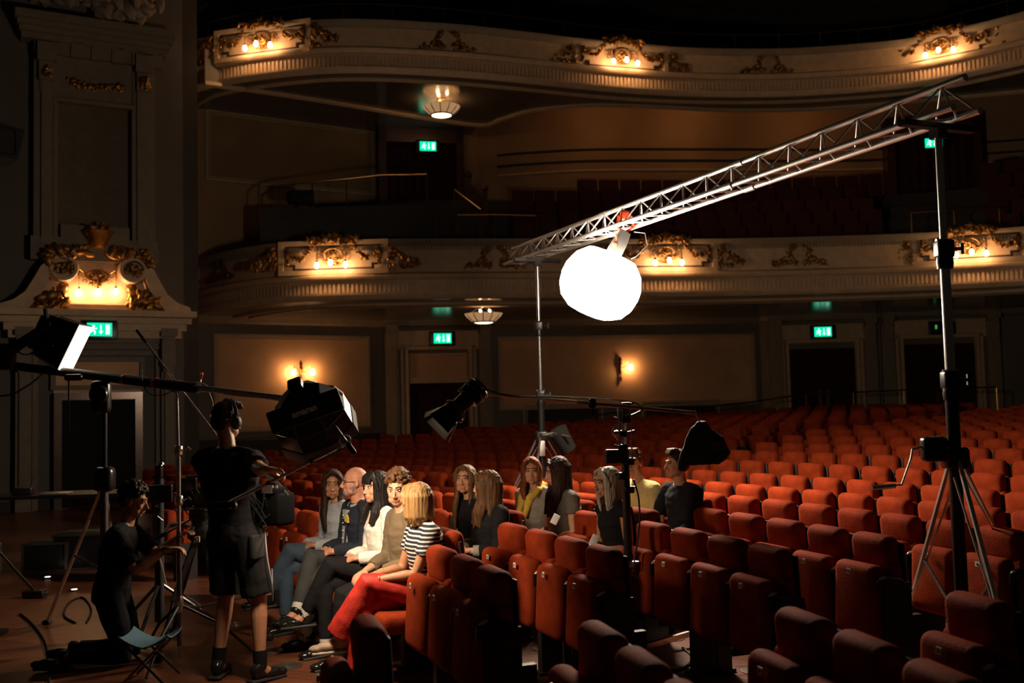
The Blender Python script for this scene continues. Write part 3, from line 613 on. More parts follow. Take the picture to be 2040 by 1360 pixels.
sx = onA(197, 657, .42); exit_sign(pa + wd * sx[0] + wn * .42 + V((0, 0, sx[1])), WRZ, 'lit green exit sign above the left wall door, partly behind the LED light', sc=1.08)
# small black loudspeaker at the left edge
p = atY(4, 285, 17.0); t = thing('loudspeaker', 'black wedge shaped loudspeaker fixed high on the left edge of the wall', 'speaker', (p.x, p.y, p.z), WRZ + .3)
MB().prism([(-.35, -.32), (.16, -.32), (.26, .22), (-.35, .30)], -.3, .3).build('cabinet', blackm, t, False); MB().frame(-.3, .12, -.26, .2, .02, -.33, -.3).build('grille', black, t, False); MB().tube([(-.05, .2, 0), (-.2, 2.2, .1)], .04, 6).build('wall_bracket', black, t)
# ================================================================ lower balcony seating area, platform and rails
def zrow(k): return 5.45 + .39 * k
mb = MB()
for k in range(7):
    p0 = [(a.lerp(V((a.x, 26.5, 0)), 0)) for a in LOW]
    y0 = .65 + .5 * k
    vs = []; N = len(LOW)
    for p in LOW[20:]: vs += [(p.x, p.y + y0, 4.4), (p.x, p.y + y0, zrow(k) - .9), (p.x, p.y + y0 + .5, zrow(k) - .9)]
    n_ = len(LOW[20:]); mb.add(vs, [(3 * i + j, 3 * i + 3 + j, 3 * i + 4 + j, 3 * i + 1 + j) for i in range(n_ - 1) for j in (0, 1)])
tag(mb.build('balcony_terrace', darkw, bl, False), 'dark stepped terrace')
def bseat_mesh():
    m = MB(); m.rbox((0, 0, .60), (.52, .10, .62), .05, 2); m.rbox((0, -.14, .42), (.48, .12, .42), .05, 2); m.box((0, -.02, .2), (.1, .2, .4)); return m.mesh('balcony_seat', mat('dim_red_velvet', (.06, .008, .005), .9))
cnt = {}; ORD = ['first', 'second', 'third', 'fourth', 'fifth', 'sixth', 'seventh', 'eighth', 'ninth', 'tenth', 'eleventh', 'twelfth', 'thirteenth', 'fourteenth', 'fifteenth', 'sixteenth', 'seventeenth', 'eighteenth', 'nineteenth', 'twentieth', 'twenty-first', 'twenty-second', 'twenty-third', 'twenty-fourth', 'twenty-fifth', 'twenty-sixth', 'twenty-seventh', 'twenty-eighth', 'twenty-ninth', 'thirtieth']
BM = bseat_mesh(); ROWN = ['front', 'second', 'third', 'fourth', 'fifth', 'back']
for k in range(6):
    zz = zrow(k) - .9; y0 = .65 + .5 * k + .28
    path = [p + V((0, y0, 0)) for p in LOW]; acc = 0
    for i in range(len(path) - 1):
        a, b = path[i], path[i + 1]; L = (b - a).length
        while acc < L:
            p = a.lerp(b, acc / L); x, y = proj((p.x, p.y, zz + .8))
            lo = 1005 if k < 5 else 1128
            if lo < x < 1745 or (1965 < x < 2060):
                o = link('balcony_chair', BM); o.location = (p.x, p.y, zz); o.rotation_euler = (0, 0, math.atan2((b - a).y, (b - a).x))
                side = 'between the two curtained doorways' if x < 1750 else 'beyond the right hand curtained doorway'
                nb_ = cnt.get((k, x < 1750), 0); cnt[(k, x < 1750)] = nb_ + 1
                tag(o, 'dim red balcony chair, %s from left in the %s row %s' % (ORD[nb_], ROWN[k], 'left of the truss stand' if x < 1750 else 'at far right'), 'chair', 'lower balcony chairs')
            acc += .56
        acc -= L
# box platform at the balcony's left end
def rail_thing(pts, posts, zlow, lab, r=.022):
    base = pts[0]; t = thing('brass_rail', lab, 'railing', (base.x, base.y, zlow)); loc = [p - V((base.x, base.y, zlow)) for p in pts]
    MB().tube(loc, r, 7).build('handrail', brass, t)
    for i in posts: MB().tube([loc[i], V((loc[i].x, loc[i].y, 0))], r * .8, 6).lathe([(.05, 0), (.05, .02)], 8, Matrix.Translation((loc[i].x, loc[i].y, .01))).build('post', brass, t)
    return t
p0, p1 = atY(513, 440, 22.2), atY(870, 410, 22.9); zt_ = atY(700, 412, 22.5).z
MB().box(((p0.x + p1.x) / 2, 23.6, (zt_ + 4.3) / 2), (p1.x - p0.x, 2.4, zt_ - 4.3)).build('side_platform', mat('platform_paint', (.07, .062, .05), .7), bl, False)
rp = [atY(522, 388, 22.6), atY(548, 372, 22.5), atY(622, 362, 22.5), atY(690, 356, 22.6), atY(760, 348, 22.8), atY(850, 347, 22.9)]
rail_thing(rp, range(6), zt_, 'curved brass rail on the platform at the left end of the lower balcony')
rp = [atY(912, 428, 22.2), atY(985, 427, 22.3), atY(1068, 429, 22.4)]; rail_thing(rp, range(3), 4.9, 'short brass rail on the lower balcony in front of the stairs beside the curtained doorway')
p = atY(905, 378, 23.4); q = atY(958, 418, 22.6); rail_thing([p, q], (0, 1), 4.9, 'sloping brass handrail beside the curtained balcony doorway')
rp = [atY(1815, 425, 22.6), atY(1900, 419, 22.6), atY(1990, 415, 22.5)]; rail_thing(rp, range(3), 4.9, 'brass rail on the lower balcony near the tall stand at right')
p = atY(940, 335, 24.6); t = thing('balustrade', 'dark carved stair balustrade to the right of the curtained balcony doorway', 'railing', (p.x, p.y, 5.2))
m = MB(); m.box((-.1, 0, 1.1), (.14, .14, 2.2)); m.ell((-.1, 0, 2.28), .11, 8); m.box((.32, -.3, .9), (.12, .12, 1.8)); m.ell((.32, -.3, 1.86), .09, 8); m.build('newel_post', wooddk, t)
m = MB().tube([(-.1, 0, 2.05), (.32, -.3, 1.6)], .05, 6)
for k in range(6): f = k / 6 + .08; m.tube([(-.1 + .42 * f, -.3 * f, .3), (-.1 + .42 * f, -.3 * f, 2.0 - .42 * f)], .025, 6)
m.build('balusters', wooddk, t)
p = atY(596, 402, 22.4); t = thing('stage_lantern', 'black stage lantern lying on the platform at the left end of the balcony', 'stage light', (p.x, p.y, zt_ + .22), .4)
m = MB(); M = Matrix.Rotation(PI / 2, 4, 'Y'); m.lathe([(.1, -.28), (.17, -.2), (.17, .15), (.2, .3)], 14, M); m.build('body', blackm, t); MB().tube([(-.05, -.2, 0), (-.05, -.22, -.2), (-.05, .22, -.2), (-.05, .2, 0)], .02, 6).build('yoke', blackm, t)
# cross-aisle rail behind the stalls
rp = [atY(x, y, d) for x, y, d in ((1182, 828, 25.5), (1260, 815, 25.8), (1385, 812, 26.3), (1500, 800, 26.6), (1606, 784, 26.6), (1700, 781, 26.6), (1800, 777, 26.4), (1900, 773, 26.2), (1985, 771, 26.0))]
t = rail_thing(rp, (0, 2, 4, 5, 6, 8), .6, 'long brass rail behind the back row of the stalls')
# fire extinguisher-like dark bin by the left jamb of the double door
# ================================================================ stalls seats
shell = mat('seat_back_shell', (.020, .012, .010), .5); tagm = mat('seat_number_plate', (.8, .76, .68), .35); tagi = mat('number_ink', (.05, .04, .04), .5)
tipm = mat('armrest_cap', (.75, .74, .72), .3, .3)
def seat_parts(occupied=False, ped=1):
    P = {}; dy, dz = (-.11, .05) if occupied else (0, 0)
    def backtilt(): return Matrix.Rotation(-.08, 3, 'X')
    h = MB(); h.rbox((0, dy, .825 + dz), (.365, .135, .23), .062, 4, backtilt()); P['headrest'] = (h, velvet)
    b = MB(); b.rbox((0, dy * .6 + .0, .52 + dz * .5), (.42, .09, .50), .035, 3, Matrix.Rotation(-.16 if occupied else -.04, 3, 'X')); P['back_cushion'] = (b, velvet)
    s = MB(); s.rbox((0, dy * .8 - .062, .60 + dz * .5), (.40, .022, .60), .01, 1, Matrix.Rotation(-.1 if occupied else -.04, 3, 'X')); P['back_shell'] = (s, shell)
    if occupied: q = MB(); q.rbox((0, .20, .42), (.425, .46, .13), .045, 3)
    else: q = MB(); q.rbox((0, .145, .535), (.39, .125, .465), .058, 4, Matrix.Rotation(.06, 3, 'X'))
    P['seat_pad'] = (q, velvet)
    a = MB(); a.tube([(-.231, -.06, .60), (-.231, .02, .67), (-.231, .12, .69), (-.231, .175, .67), (-.231, .18, .60)], [.018, .020, .020, .018, .012], 8, sq=(1, 1.1)); a.box((-.231, .04, .45), (.022, .20, .42)); P['armrest'] = (a, black)
    c = MB(); c.ell((-.231, .150, .697), (.017, .034, .010), 8, Matrix.Rotation(-.35, 3, 'X')); P['armrest_cap'] = (c, tipm)
    b = MB(); b.box((0, .0, .27), (.45, .05, .06)); P['beam'] = (b, shell)
    if ped: b = MB(); b.prism([(-.035, 0), (.035, 0), (.025, .45), (-.025, .45)], -.15, .14, M=Matrix.Translation((-.2, 0, 0))); b.box((-.2, 0, .012), (.10, .34, .024)); P['pedestal'] = (b, shell)
    else: b = MB(); b.tube([(.19, -.01, 0), (.19, -.01, .3)], .012, 6); P['rear_leg'] = (b, shell)
    return P
def proto_seat(name, occ, ped):
    t = thing('theatre_chair', 'x', 'chair', (0, 0, -60))
    for k, (m, mt) in seat_parts(occ, ped).items():
        o = m.build(k, mt, t)
        if k == 'seat_pad' and not occ:
            o2 = MB().box((0, .2195, .715), (.036, .006, .032), Matrix.Rotation(.06, 3, 'X')).build('number_plate', tagm, o, False); MB().box((0, .2235, .715), (.009, .004, .014), Matrix.Rotation(.06, 3, 'X')).build('digit', tagi, o2, False)
    return t
PR = {(o, p): proto_seat('s', o, p) for o in (False, True) for p in (0, 1)}
mb = MB()
mb.rbox((0, 0, .825), (.36, .135, .23), .06, 3); mb.box((0, -.02, .5), (.41, .09, .5)); mb.rbox((0, .145, .535), (.385, .125, .465), .05, 2)
mb.tube([(-.231, -.04, .58), (-.231, .06, .625), (-.231, .2, .635), (-.231, .28, .52)], .02, 5, mi=1); mb.box((-.2, 0, .2), (.06, .25, .4), mi=1); mb.box((0, 0, .27), (.46, .05, .06), mi=1)
FAR = mb.mesh('theatre_chair', [velvet, shell])
vs0, fs0, ms0 = list(mb.v), list(mb.f), list(mb.m)
OCC = {(1, i) for i in range(0, 5)}
seats = []   # (k, th, occupied)
def addrow(k, th0, th1, first=None):
    st = math.degrees(.462 / row_r(k)); th = th0
    while th <= th1: seats.append([k, th]); th += st
START = {0: 16.1, 1: 20.19, 2: 21.72, 3: 20.04, 4: 20.42, 5: 19.85, 6: 20.1, 7: 19.9, 8: 20.6, 9: 20.1}
for k in range(0, 24):
    lim = 64 - max(0, k - 8) * 1.0
    if k >= 1:
        s0 = START.get(k, 20.2)
        addrow(k, s0, 39.5 if k < 12 else 40)
        addrow(k, 43.2 if k > 1 else 44, lim)
    st = math.degrees(.462 / row_r(k)); n0 = {0: 16.09, 1: 14.2, 2: 14.04, 3: 14.17}.get(k, 14.0)
    j = 0
    while n0 - j * st > (3 if k < 10 else 2): seats.append([k, n0 - j * st]); j += 1
import collections
def wall_ok(p):
    # inside the walls, with clearance
    if (p - pa).dot(wn) < 1.5 and p.x < pb.x + .6: return False
    if p.x < -5.2 and p.y > 20.0: return False
    for i in range(len(rear) - 1):
        a, b = rear[i], rear[i + 1]
        if a.x <= p.x <= b.x: return p.y < a.y + (b.y - a.y) * (p.x - a.x) / (b.x - a.x) - 1.7
    return False
occ_th = {}
def nearest(k, px):
    best = min((s for s in seats if s[0] == k), key=lambda s: abs(proj(seat_pos(k, s[1]) + V((0, 0, .9)))[0] - px)); return best
WHO = [('A', 1, 833), ('B', 1, 787), ('C', 1, 741), ('D', 1, 699), ('E', 1, 658), ('F', 2, 929), ('G', 2, 978), ('H', 3, 1230), ('I', 3, 1112), ('J', 3, 1058), ('K', 4, 1338), ('L', 4, 1272)]
SEATOF = {}
for n_, k, px in WHO: s_ = nearest(k, px); SEATOF[n_] = tuple(s_); print('seat', n_, k, round(s_[1], 1), [round(v) for v in proj(seat_pos(k, s_[1]) + V((0, 0, .94)))])
occset = {v for v in SEATOF.values()}
vis = []
for k, th in seats:
    p = seat_pos(k, th); x, y = proj(p + V((0, 0, .9))); d = p.length
    if p.y < 3.2 or not (-60 < x < 2100) or y > 1420: continue
    if p.x < -6.3 and p.y < 12: continue
    if th > 41 and (p.y < 11.2 or x < 285 or (x < 335 and p.y < 15)): continue
    if k == 0 and th < 14.3: continue
    if not wall_ok(p): continue
    vis.append((d, k, th, x, y))
vis.sort(); print('seats in view', len(vis))
ROWD = {0: 'nearest row of all', 1: 'row with the striped woman', 2: 'row with the black blazer woman', 3: 'row with the grey haired woman', 4: 'row with the dark shirted man'}
for k in range(5, 30): ROWD[k] = '%s row behind the dark shirted man' % ORD[k - 5]
blocks = collections.defaultdict(list)
for d, k, th, x, y in vis: blocks[(k, 0 if th < 18 else (1 if th < 42 else 2))].append(th)
for v in blocks.values(): v.sort()
n_ind = 0; stuff = MB()
for i, (d, k, th, x, y) in enumerate(vis):
    occ = (k, th) in occset; p = seat_pos(k, th) + (V((math.cos(math.radians(th)), math.sin(math.radians(th)), 0)) * .10 if occ else V((0, 0, 0))); rz = math.radians(th + 90)
    b = 0 if th < 18 else (1 if th < 42 else 2); lst = blocks[(k, b)]; j = lst.index(th)
    near = d < 13.5 and not (b == 2)
    grp = 'red chairs in the %s' % ROWD[k]
    side = ('camera side' if b == 0 else ('middle block' if b == 1 else 'far left block')); jj = len(lst) - 1 - j if b == 0 else j
    lab = '%s red chair, %s from the %s aisle, %s' % ('occupied' if (k, th) in occset else 'folded', ORD[min(jj, 29)], 'near' if b < 2 else 'far', ROWD[k])
    if b == 0: lab = lab.replace('folded red chair', 'camera-side folded red chair')
    if near:
        ped = (int(j) % 2 == 0)
        dup(PR[(occ, 1 if ped else 0)], p, rz, lab, grp); n_ind += 1
    elif n_ind < 298:
        o = link('theatre_chair', FAR); o.location = p; o.rotation_euler = (0, 0, rz); n_ind += 1
        tag(o, lab, 'chair', grp)
    else:
        stuff.addm(vs0, fs0, ms0, Matrix.Translation(p) @ Matrix.Rotation(rz, 4, 'Z'))
if stuff.v: tag(stuff.build('theatre_chairs', [velvet, shell]), 'mass of small dim red seats in the farthest dark rows of the stalls', 'seats', kind='stuff')
for r in PR.values():
    for c in list(r.children_recursive): bpy.data.objects.remove(c)
    bpy.data.objects.remove(r)
# floor air vents
vent = mat('vent_metal', (.38, .34, .28), .3, .9)
VT = MB()
for i in range(6): r = .012 + .017 * i; VT.tube([(r * math.cos(a), r * math.sin(a), .004) for a in [2 * PI * q / 24 for q in range(24)]], .0045, 4, closed=True)
VT.lathe([(.108, 0), (.108, .005), (.1, .006)], 24); VM = VT.mesh('floor_vent', [vent])
for px, py, w_ in ((872, 1342, 'in front of the three empty seats at the bottom'), (1035, 1261, 'under the second row beside the aisle'), (1088, 1291, 'left of the boom stand leg'), (1138, 1322, 'near the small black knob at the bottom'), (1336, 1271, 'right of the boom stand in the aisle'), (1508, 1336, 'in the dark aisle at the bottom right'), (708, 1229, 'behind the red trousers'), (572, 1327, 'right of the sound man\'s shoes'), (470, 1244, 'between the sound man\'s legs and the tripod'), (544, 1296, 'in front of the beige trainers'), (790, 1280, 'under the striped woman'), (988, 1236, 'beneath the first seats of the second row')):
    o = link('floor_vent', VM); o.location = atZ(px, py, 0.001); tag(o, 'round ringed metal floor vent %s' % w_, 'floor vent', 'round floor vents')
# ================================================================ lighting equipment
def look(a, b, up=V((0, 0, 1))):
    """3x3 with local +Z from a to b"""
    z = (V(b) - V(a)).normalized(); x = up.cross(z); x = x.normalized() if x.length > 1e-5 else V((1, 0, 0)); return Matrix((x, z.cross(x), z)).transposed()
# ---- truss
TZ = 3.60
bn = atY(1868, 246, 6.48); bf = atY(1070, 517, 12.27); TZ = bn.z; bf.z = TZ
tdir = (bf - bn).normalized(); T0 = bn - tdir * .24; T1 = bf + tdir * .75; TL = (T1 - T0).length; tside = V((tdir.y, -tdir.x, 0))
t = thing('truss', 'long silver triangular lighting truss slung between two tall stands', 'truss', T0, math.atan2(tdir.y, tdir.x) - PI / 2)
ch = [(-.115, .03), (.115, .03), (0, .235)]
for x, z in ch: MB().tube([(x, 0, z), (x, TL, z)], .0245, 10).build('chord', alu, t)
m = MB(); n = 19; st = TL / n
for i in range(n):
    y0, y1, y2 = i * st, (i + .5) * st, (i + 1) * st
    for s in (0, 1): x, z = ch[s]; m.tube([(x, y0 + .02, z), (0, y1, .235)], .0085, 6); m.tube([(0, y1, .235), (x, y2 - .02, z)], .0085, 6)
    m.tube([(-.115, y0, .03), (.115, y1, .03)], .0085, 6); m.tube([(.115, y1, .03), (-.115, y2, .03)], .0085, 6)
m.build('lacing', alu, t)
for f in (.33, .66):
    for x, z in ch: MB().tube([(x, TL * f - .07, z), (x, TL * f + .07, z)], .031, 10).build('coupler', alu, t)
# ---- tall stands
def crank_stand(base, zt, lab, joint, feet, bend, crank=True, rz=0):
    t = thing('lighting_stand', lab, 'stand', base)
    MB().tube([(0, 0, .12), (0, 0, joint + .5)], .042, 12).build('lower_column', black, t); MB().tube([(0, 0, joint + .4), (0, 0, joint + (zt - joint) * .62)], .032, 12).build('middle_column', chrome if crank else aludk, t); MB().tube([(0, 0, joint + (zt - joint) * .6), (0, 0, zt - .03)], .024, 12).build('upper_column', chrome, t)
    for f, nme in ((joint + .5, 'lower_collar'), (joint + (zt - joint) * .62, 'upper_collar')):
        q = MB().rbox((0, 0, f), (.11, .1, .12), .02).tube([(-.05, 0, f + .05), (.05, 0, f + .05)], .02, 6); q.lathe([(.05, -.04), (.055, 0), (.05, .04)], 12, Matrix.Translation((0, 0, f - .09))); c = q.build(nme, black, t); MB().tube([(.05, 0, f), (.11, 0, f)], .012, 6).box((.115, 0, f), (.02, .02, .07)).build('lock_knob', blackr, c)
    for fx in feet:
        f = V(fx); a = V((f.x, f.y, 0)).normalized() * .05; m = MB(); m.tube([V((a.x, a.y, joint)), V((f.x, f.y, .03))], .014, 6, sq=(1, 1.6)); m.tube([V((a.x, a.y, joint - .12)) + V((a.y, -a.x, 0)) * .6, V((f.x * .97, f.y * .97, .10))], .007, 6)
        l = m.build('leg', alu, t); MB().tube([V((0, 0, .35)), V((f.x * .52, f.y * .52, joint * .49))], .011, 6).build('brace', aludk, l); MB().rbox((f.x, f.y, .025), (.06, .06, .05), .015).build('foot', blackr, l)
    MB().rbox((0, 0, joint), (.15, .15, .14), .03).build('leg_hub', black, t)
    if crank:
        c = MB().rbox((-.13, 0, joint + .06), (.16, .1, .16), .03).build('winch', black, t); MB().tube([(-.2, 0, joint + .08), (-.27, 0, joint + .06), (-.29, -.02, joint - .0), (-.36, -.03, joint - .16), (-.52, -.03, joint - .17)], .008, 6).tube([(-.40, -.03, joint - .165), (-.55, -.03, joint - .175)], .016, 6).build('crank_handle', chrome, c)
    dz = zt - .02; R = Matrix.Rotation(bend, 3, 'Z')
    MB().box((0, 0, dz), (.62, .06, .04), R).box((0, 0, dz - .05), (.08, .08, .06), R).build('truss_bracket', black, t)
    return t
nb = V((bn.x, bn.y, 0)); ft = atZ(1792, 1288, 0) - nb; fr = V((1.0, .85, 0)); fb = V((.2, -.75, 0))
crank_stand(nb, TZ, 'tall dark crank stand at right holding the near end of the truss', 1.42, [ft, fr, (-.02, -.8, 0)], math.atan2(tside.y, tside.x))
fb_ = V((bf.x, bf.y, 0))
crank_stand(fb_, TZ - fb_.z, 'tall silver stand holding the far end of the truss among the seats', 1.42, [(-.75, -.1, 0), (-.25, -.7, 0), (.85, -.35, 0)], math.atan2(tside.y, tside.x), crank=False)
q = fb_ + V((.0, -.06, 1.28)); o = MB().rbox((0, 0, 0), (.07, .03, .19), .01).build('paper_tag', whitep); o.location = q; tag(o, 'small white label strapped to the far truss stand', 'label')
# dark lamp hanging on the far stand
p = atY(1122, 878, 12.0); t = thing('stage_light', 'black unlit lamp head hanging from the far truss stand', 'stage light', p, .5)
M = Matrix.Rotation(-.6, 4, 'Y'); MB().lathe([(.06, -.15), (.10, -.13), (.11, 0), (.12, .10), (.13, .15), (.11, .15)], 16, M).build('lamp_head', blackm, t); MB().tube([(-.28, .0, .08), (-.15, -.02, .1), (-.02, -.2, .05)], .015, 6).tube([(-.3, 0, .08), (-.1, 0, .08)], .02, 6).build('yoke', aludk, t)
# ---- lantern
LY = 10.3; lc = atY(1196, 566, LY); f = (1240 - 1020) / F_PX
t = thing('lantern_light', 'huge bright white fabric lantern hanging under the truss', 'studio light', lc)
dn = V((.42, -.05, .91)).normalized(); R = look((0, 0, 0), dn); rr = .42
prof = [(r_ * rr, z_ * .82) for r_, z_ in ((.30, .40), (.62, .385), (.86, .26), (.985, .10), (1, -.02), (.95, -.17), (.80, -.30), (.55, -.375), (.25, -.40), (.01, -.405))]
MB().lathe(prof, 32, R.to_4x4()).build('lantern_skin', white_l, t)
vs = []; NS = 16; SP = [(r_ * rr, z_ * .82) for r_, z_ in ((.80, .30), (.90, .23), (.985, .10), (1, -.02), (.95, -.17), (.80, -.30), (.55, -.375), (.25, -.40))]; m_ = len(SP)
for i in range(NS + 1):
    a_ = math.radians(-46 + 112 * i / NS)
    for o_ in (.012, .017):
        for r_, z_ in SP: vs.append(((r_ + o_) * math.cos(a_), (r_ + o_) * math.sin(a_), z_ - (o_ if z_ < -.2 else 0)))
fs = []
for i in range(NS):
    for o_ in (0, 1):
        for k in range(m_ - 1): b_ = 2 * m_ * i + o_ * m_ + k; fs.append((b_, b_ + 1, b_ + 1 + 2 * m_, b_ + 2 * m_))
MB().add(vs, fs, 0, R.to_4x4()).build('added_light_skirt', blackm, t)  # unseen black cover, added to keep lantern light off the rear rows
cl = T0 + tdir * ((T0 - T0).length); 
best = min((T0 + tdir * (TL * i / 200) for i in range(201)), key=lambda q: abs(proj(q + V((0, 0, .03)))[0] - 1240))
hd = atY(1246, 462, LY - .03); top = lc + dn * .33; print('lantern', lc, 'truss pt', best)
t2 = thing('lamp_head', 'black lamp head with red clamp and cable, bolted between truss and lantern', 'studio light', hd)
loc = top - hd
MB().tube([loc, loc * .45 + V((.0, 0, .0)), V((0, 0, .0))], [.085, .08, .06], 14).build('housing', blackm, t2)
MB().tube([(-.06, 0, .17), (-.09, 0, .05), (.0, 0, .0), (.09, 0, .05), (.06, 0, .17)], .018, 6).rbox((0, 0, .17), (.1, .07, .10), .02).build('clamp', redp, t2)
MB().tube([(.09, 0, .0), (.2, -.02, -.02), (.22, -.02, -.15), (.1, -.02, -.26), (.05, 0, -.28)], .006, 6).build('cable', blackr, t2)
MB().tube([(-.1, -.05, -.02), (-.1, -.05, -.12)], .012, 6).ell((-.12, -.06, -.14), .03, 6).build('lever', redp, t2)
# ---- LED strip soft light at the left, on its own boom
ld = 8.5; a = atY(172, 650, ld); b = atY(130, 737, ld); u = (a - b).normalized(); nrm = V((u.z, 0, -u.x)).normalized()
if nrm.x < 0: nrm = -nrm
nrm = (nrm + V((0, .03, 0))).normalized(); nrm = (nrm - u * nrm.dot(u)).normalized()
v = nrm.cross(u).normalized(); fc = (a + b) / 2 + nrm * .0; Rm = Matrix((u, v, nrm)).transposed()
t = thing('led_panel_light', 'black LED soft light with a glowing white slot at the far left', 'studio light', fc)
L = (a - b).length; W = .26
m = MB(); m.frame(-L / 2 - .02, L / 2 + .02, -W / 2 - .02, W / 2 + .02, .02, 0, 1); 
def locR(mb, name, mt, par, smooth=True):
    me = mb.mesh(name, mt, smooth); me.transform(Rm.to_4x4()); return link(name, me, par)
m = MB(); Hh = .27
def quadbox(s0, s1, z0, z1): return [(x * s0 / 2, y * s0 / 2 * W / L, z0) for x, y in ((-L, -L), (L, -L), (L, L), (-L, L))] + [(x * s1 / 2, y * s1 / 2 * W / L, z1) for x, y in ((-L, -L), (L, -L), (L, L), (-L, L))]
m.add(quadbox(.85, 1.04, -Hh, -.01), [(3, 2, 1, 0), (0, 1, 5, 4), (1, 2, 6, 5), (2, 3, 7, 6), (3, 0, 4, 7), (4, 5, 6, 7)]); locR(m, 'skirt', blackm, t, False)
locR(MB().box((0, 0, 0), (L * .99, W * .98, .012)), 'diffuser', strip_l, t, False)
for x in (-L / 2, L / 2):
    for y in (-W / 2, W / 2): locR(MB().tube([(x, y, -.02), (x * .85, y * .85, -.28)], .008, 5), 'corner_rod', chrome, t)
locR(MB().rbox((0, 0, -.31), (.3, .2, .08), .02), 'lamp_head', black, t)
# heavy boom arm carrying it
p0 = atY(-70, 760, 8.4); p1 = atY(95, 648, 8.35)
t = thing('boom_stand', 'thick black boom arm entering at the left edge above the LED light', 'stand', V((p0.x, p0.y, 0)))
o = V((p0.x, p0.y, 0))
MB().tube([p0 - o, p1 - o], [.06, .035], 10, sq=(1, 1.2)).build('arm', blackm, t)
MB().tube([(0, 0, 0), (0, 0, p0.z)], .03, 10).build('post', black, t); MB().box((0, 0, .02), (.5, .5, .04)).build('base_plate', black, t)
q = atY(30, 705, 8.4) - o; MB().rbox(q + V((-.12, 0, -.02)), (.2, .12, .22), .03).build('gear_box', blackm, t)
e = p1 - o; MB().tube([e + V((0, 0, -.06)), e + V((-.02, 0, .14))], .018, 8).rbox(e, (.07, .07, .08), .02).tube([e + V((.02, 0, -.02)), e + V((.06, 0, -.16))], .014, 6).build('end_clamp', black, t)
c1 = [atY(x, y, 8.3) - o for x, y in ((35, 700), (50, 706), (78, 700), (105, 688))]; MB().tube(spline(c1, 6), .006, 5).build('cable', blackr, t)
# ---- big boom on tripod stand at the left with red markers, softbox on the end
BD = 8.6; q0, q1 = atY(-60, 718, 9.5), atY(600, 798, 6.5); pv = min((q0.lerp(q1, k_ / 300) for k_ in range(301)), key=lambda q: abs(proj(q)[0] - 207)); BD = pv.y; base = V((pv.x, pv.y, 0))
t = thing('boom_stand', 'black boom stand with orange-red bands carrying the lettered softbox', 'stand', base)
d_ = (q1 - q0).normalized(); mid = q0 + (q1 - q0) * ((-1.0 * (q0.x - atY(395, 773, 7.2).x)) / (q1.x - q0.x))
MB().tube([q0 - base, mid - base], .038, 12).build('boom_tube', blackm, t); MB().tube([mid - base - d_ * .1, q1 - base], .022, 12).build('extension_tube', chrome, t)
for px, py in ((250, 760), (312, 768)): c = min((q0.lerp(q1, k_ / 300) for k_ in range(301)), key=lambda q: abs(proj(q)[0] - px)) - base; MB().tube([c - d_ * .022, c + d_ * .022], .041, 12).build('orange_band', redp, t)
z_ = pv.z
MB().rbox((0, -.06, z_ - .16), (.15, .1, .26), .04).lathe([(.07, -.03), (.08, 0), (.07, .03)], 16, Matrix.Translation((0, -.1, z_ - .14)) @ Matrix.Rotation(PI / 2, 4, 'X')).build('pivot_head', black, t)
MB().tube([(0, 0, .35), (0, 0, 1.25)], .032, 10).build('lower_tube', aludk, t); MB().tube([(0, 0, 1.2), (0, 0, z_ - .1)], .024, 10).build('upper_tube', black, t)
MB().rbox((0, 0, 1.32), (.16, .14, .2), .05).build('leg_hub', black, t)
for px, py in ((52, 1226), (262, 1180), (230, 1040)):
    f = atZ(px, py, 0) - base
    if f.length > 1.4: f = f.normalized() * 1.3
    l = MB().tube([(0, 0, 1.3), (f.x, f.y, .02)], .016, 8).build('leg', alu, t); MB().tube([(0, 0, .6), (f.x * .5, f.y * .5, .66)], .01, 6).build('brace', aludk, l); MB().rbox((f.x, f.y, .02), (.07, .07, .04), .015).build('foot', blackr, l)
MB().tube([(p := atY(137, 752, BD - .1) - base), p + V((0, 0, -.42))], .006, 6).rbox(p + V((.04, 0, .0)), (.14, .06, .05), .02).build('safety_pin', black, t)
c1 = [atY(x, y, 9.2) - base for x, y in ((-20, 788), (20, 786), (60, 765), (90, 740), (105, 725))]; MB().tube(spline(c1, 6), .010, 6).build('cable', blackr, t)
# softbox
sp = atY(618, 824, 6.4)
ax = V((.86, .30, .42)); ax = V((1, 0, .56)).normalized()
t = thing('softbox', 'black softbox with the white word amaran on its skirt, hung from the boom end', 'studio light', sp); t.scale = (.92,) * 3
uX = (atY(690, 786, 6.4) - atY(545, 838, 6.4)).normalized(); uN = V((uX.z, 0, -uX.x)).normalized()   # uN points down-right
fw = (uN * .9 + V((0, .72, 0))).normalized(); sd = uX; up_ = fw.cross(sd).normalized()
RS = Matrix((sd, up_, fw)).transposed().to_4x4()
def soft(name, mb, mt, smooth=False): me = mb.mesh(name, mt, smooth); me.transform(RS); return link(name, me, t)
oc = lambda r, z, n=8, sx=1.0: [(r * sx * math.cos(2 * PI * (k + .5) / n), r * math.sin(2 * PI * (k + .5) / n), z) for k in range(n)]
def shellm(rings, n=8, cap=True):
    m = MB(); vs = [p for r in rings for p in r]; m.add(vs, [(i * n + k, i * n + (k + 1) % n, (i + 1) * n + (k + 1) % n, (i + 1) * n + k) for i in range(len(rings) - 1) for k in range(n)]); 
    if cap: m.add(rings[0], [tuple(range(n))[::-1]])
    return m
soft('cone', shellm([oc(.06, -.24), oc(.15, -.18), oc(.23, -.09), oc(.265, 0)]), blackm); soft('skirt', shellm([oc(.267, 0), oc(.285, .20)], 8, False), black); soft('diffuser', MB().add(oc(.222, -.085), [tuple(range(8))]), mat('grey_diffuser', (.5, .5, .48), .8, emit=(1, .78, .56), es=L_SOFT))
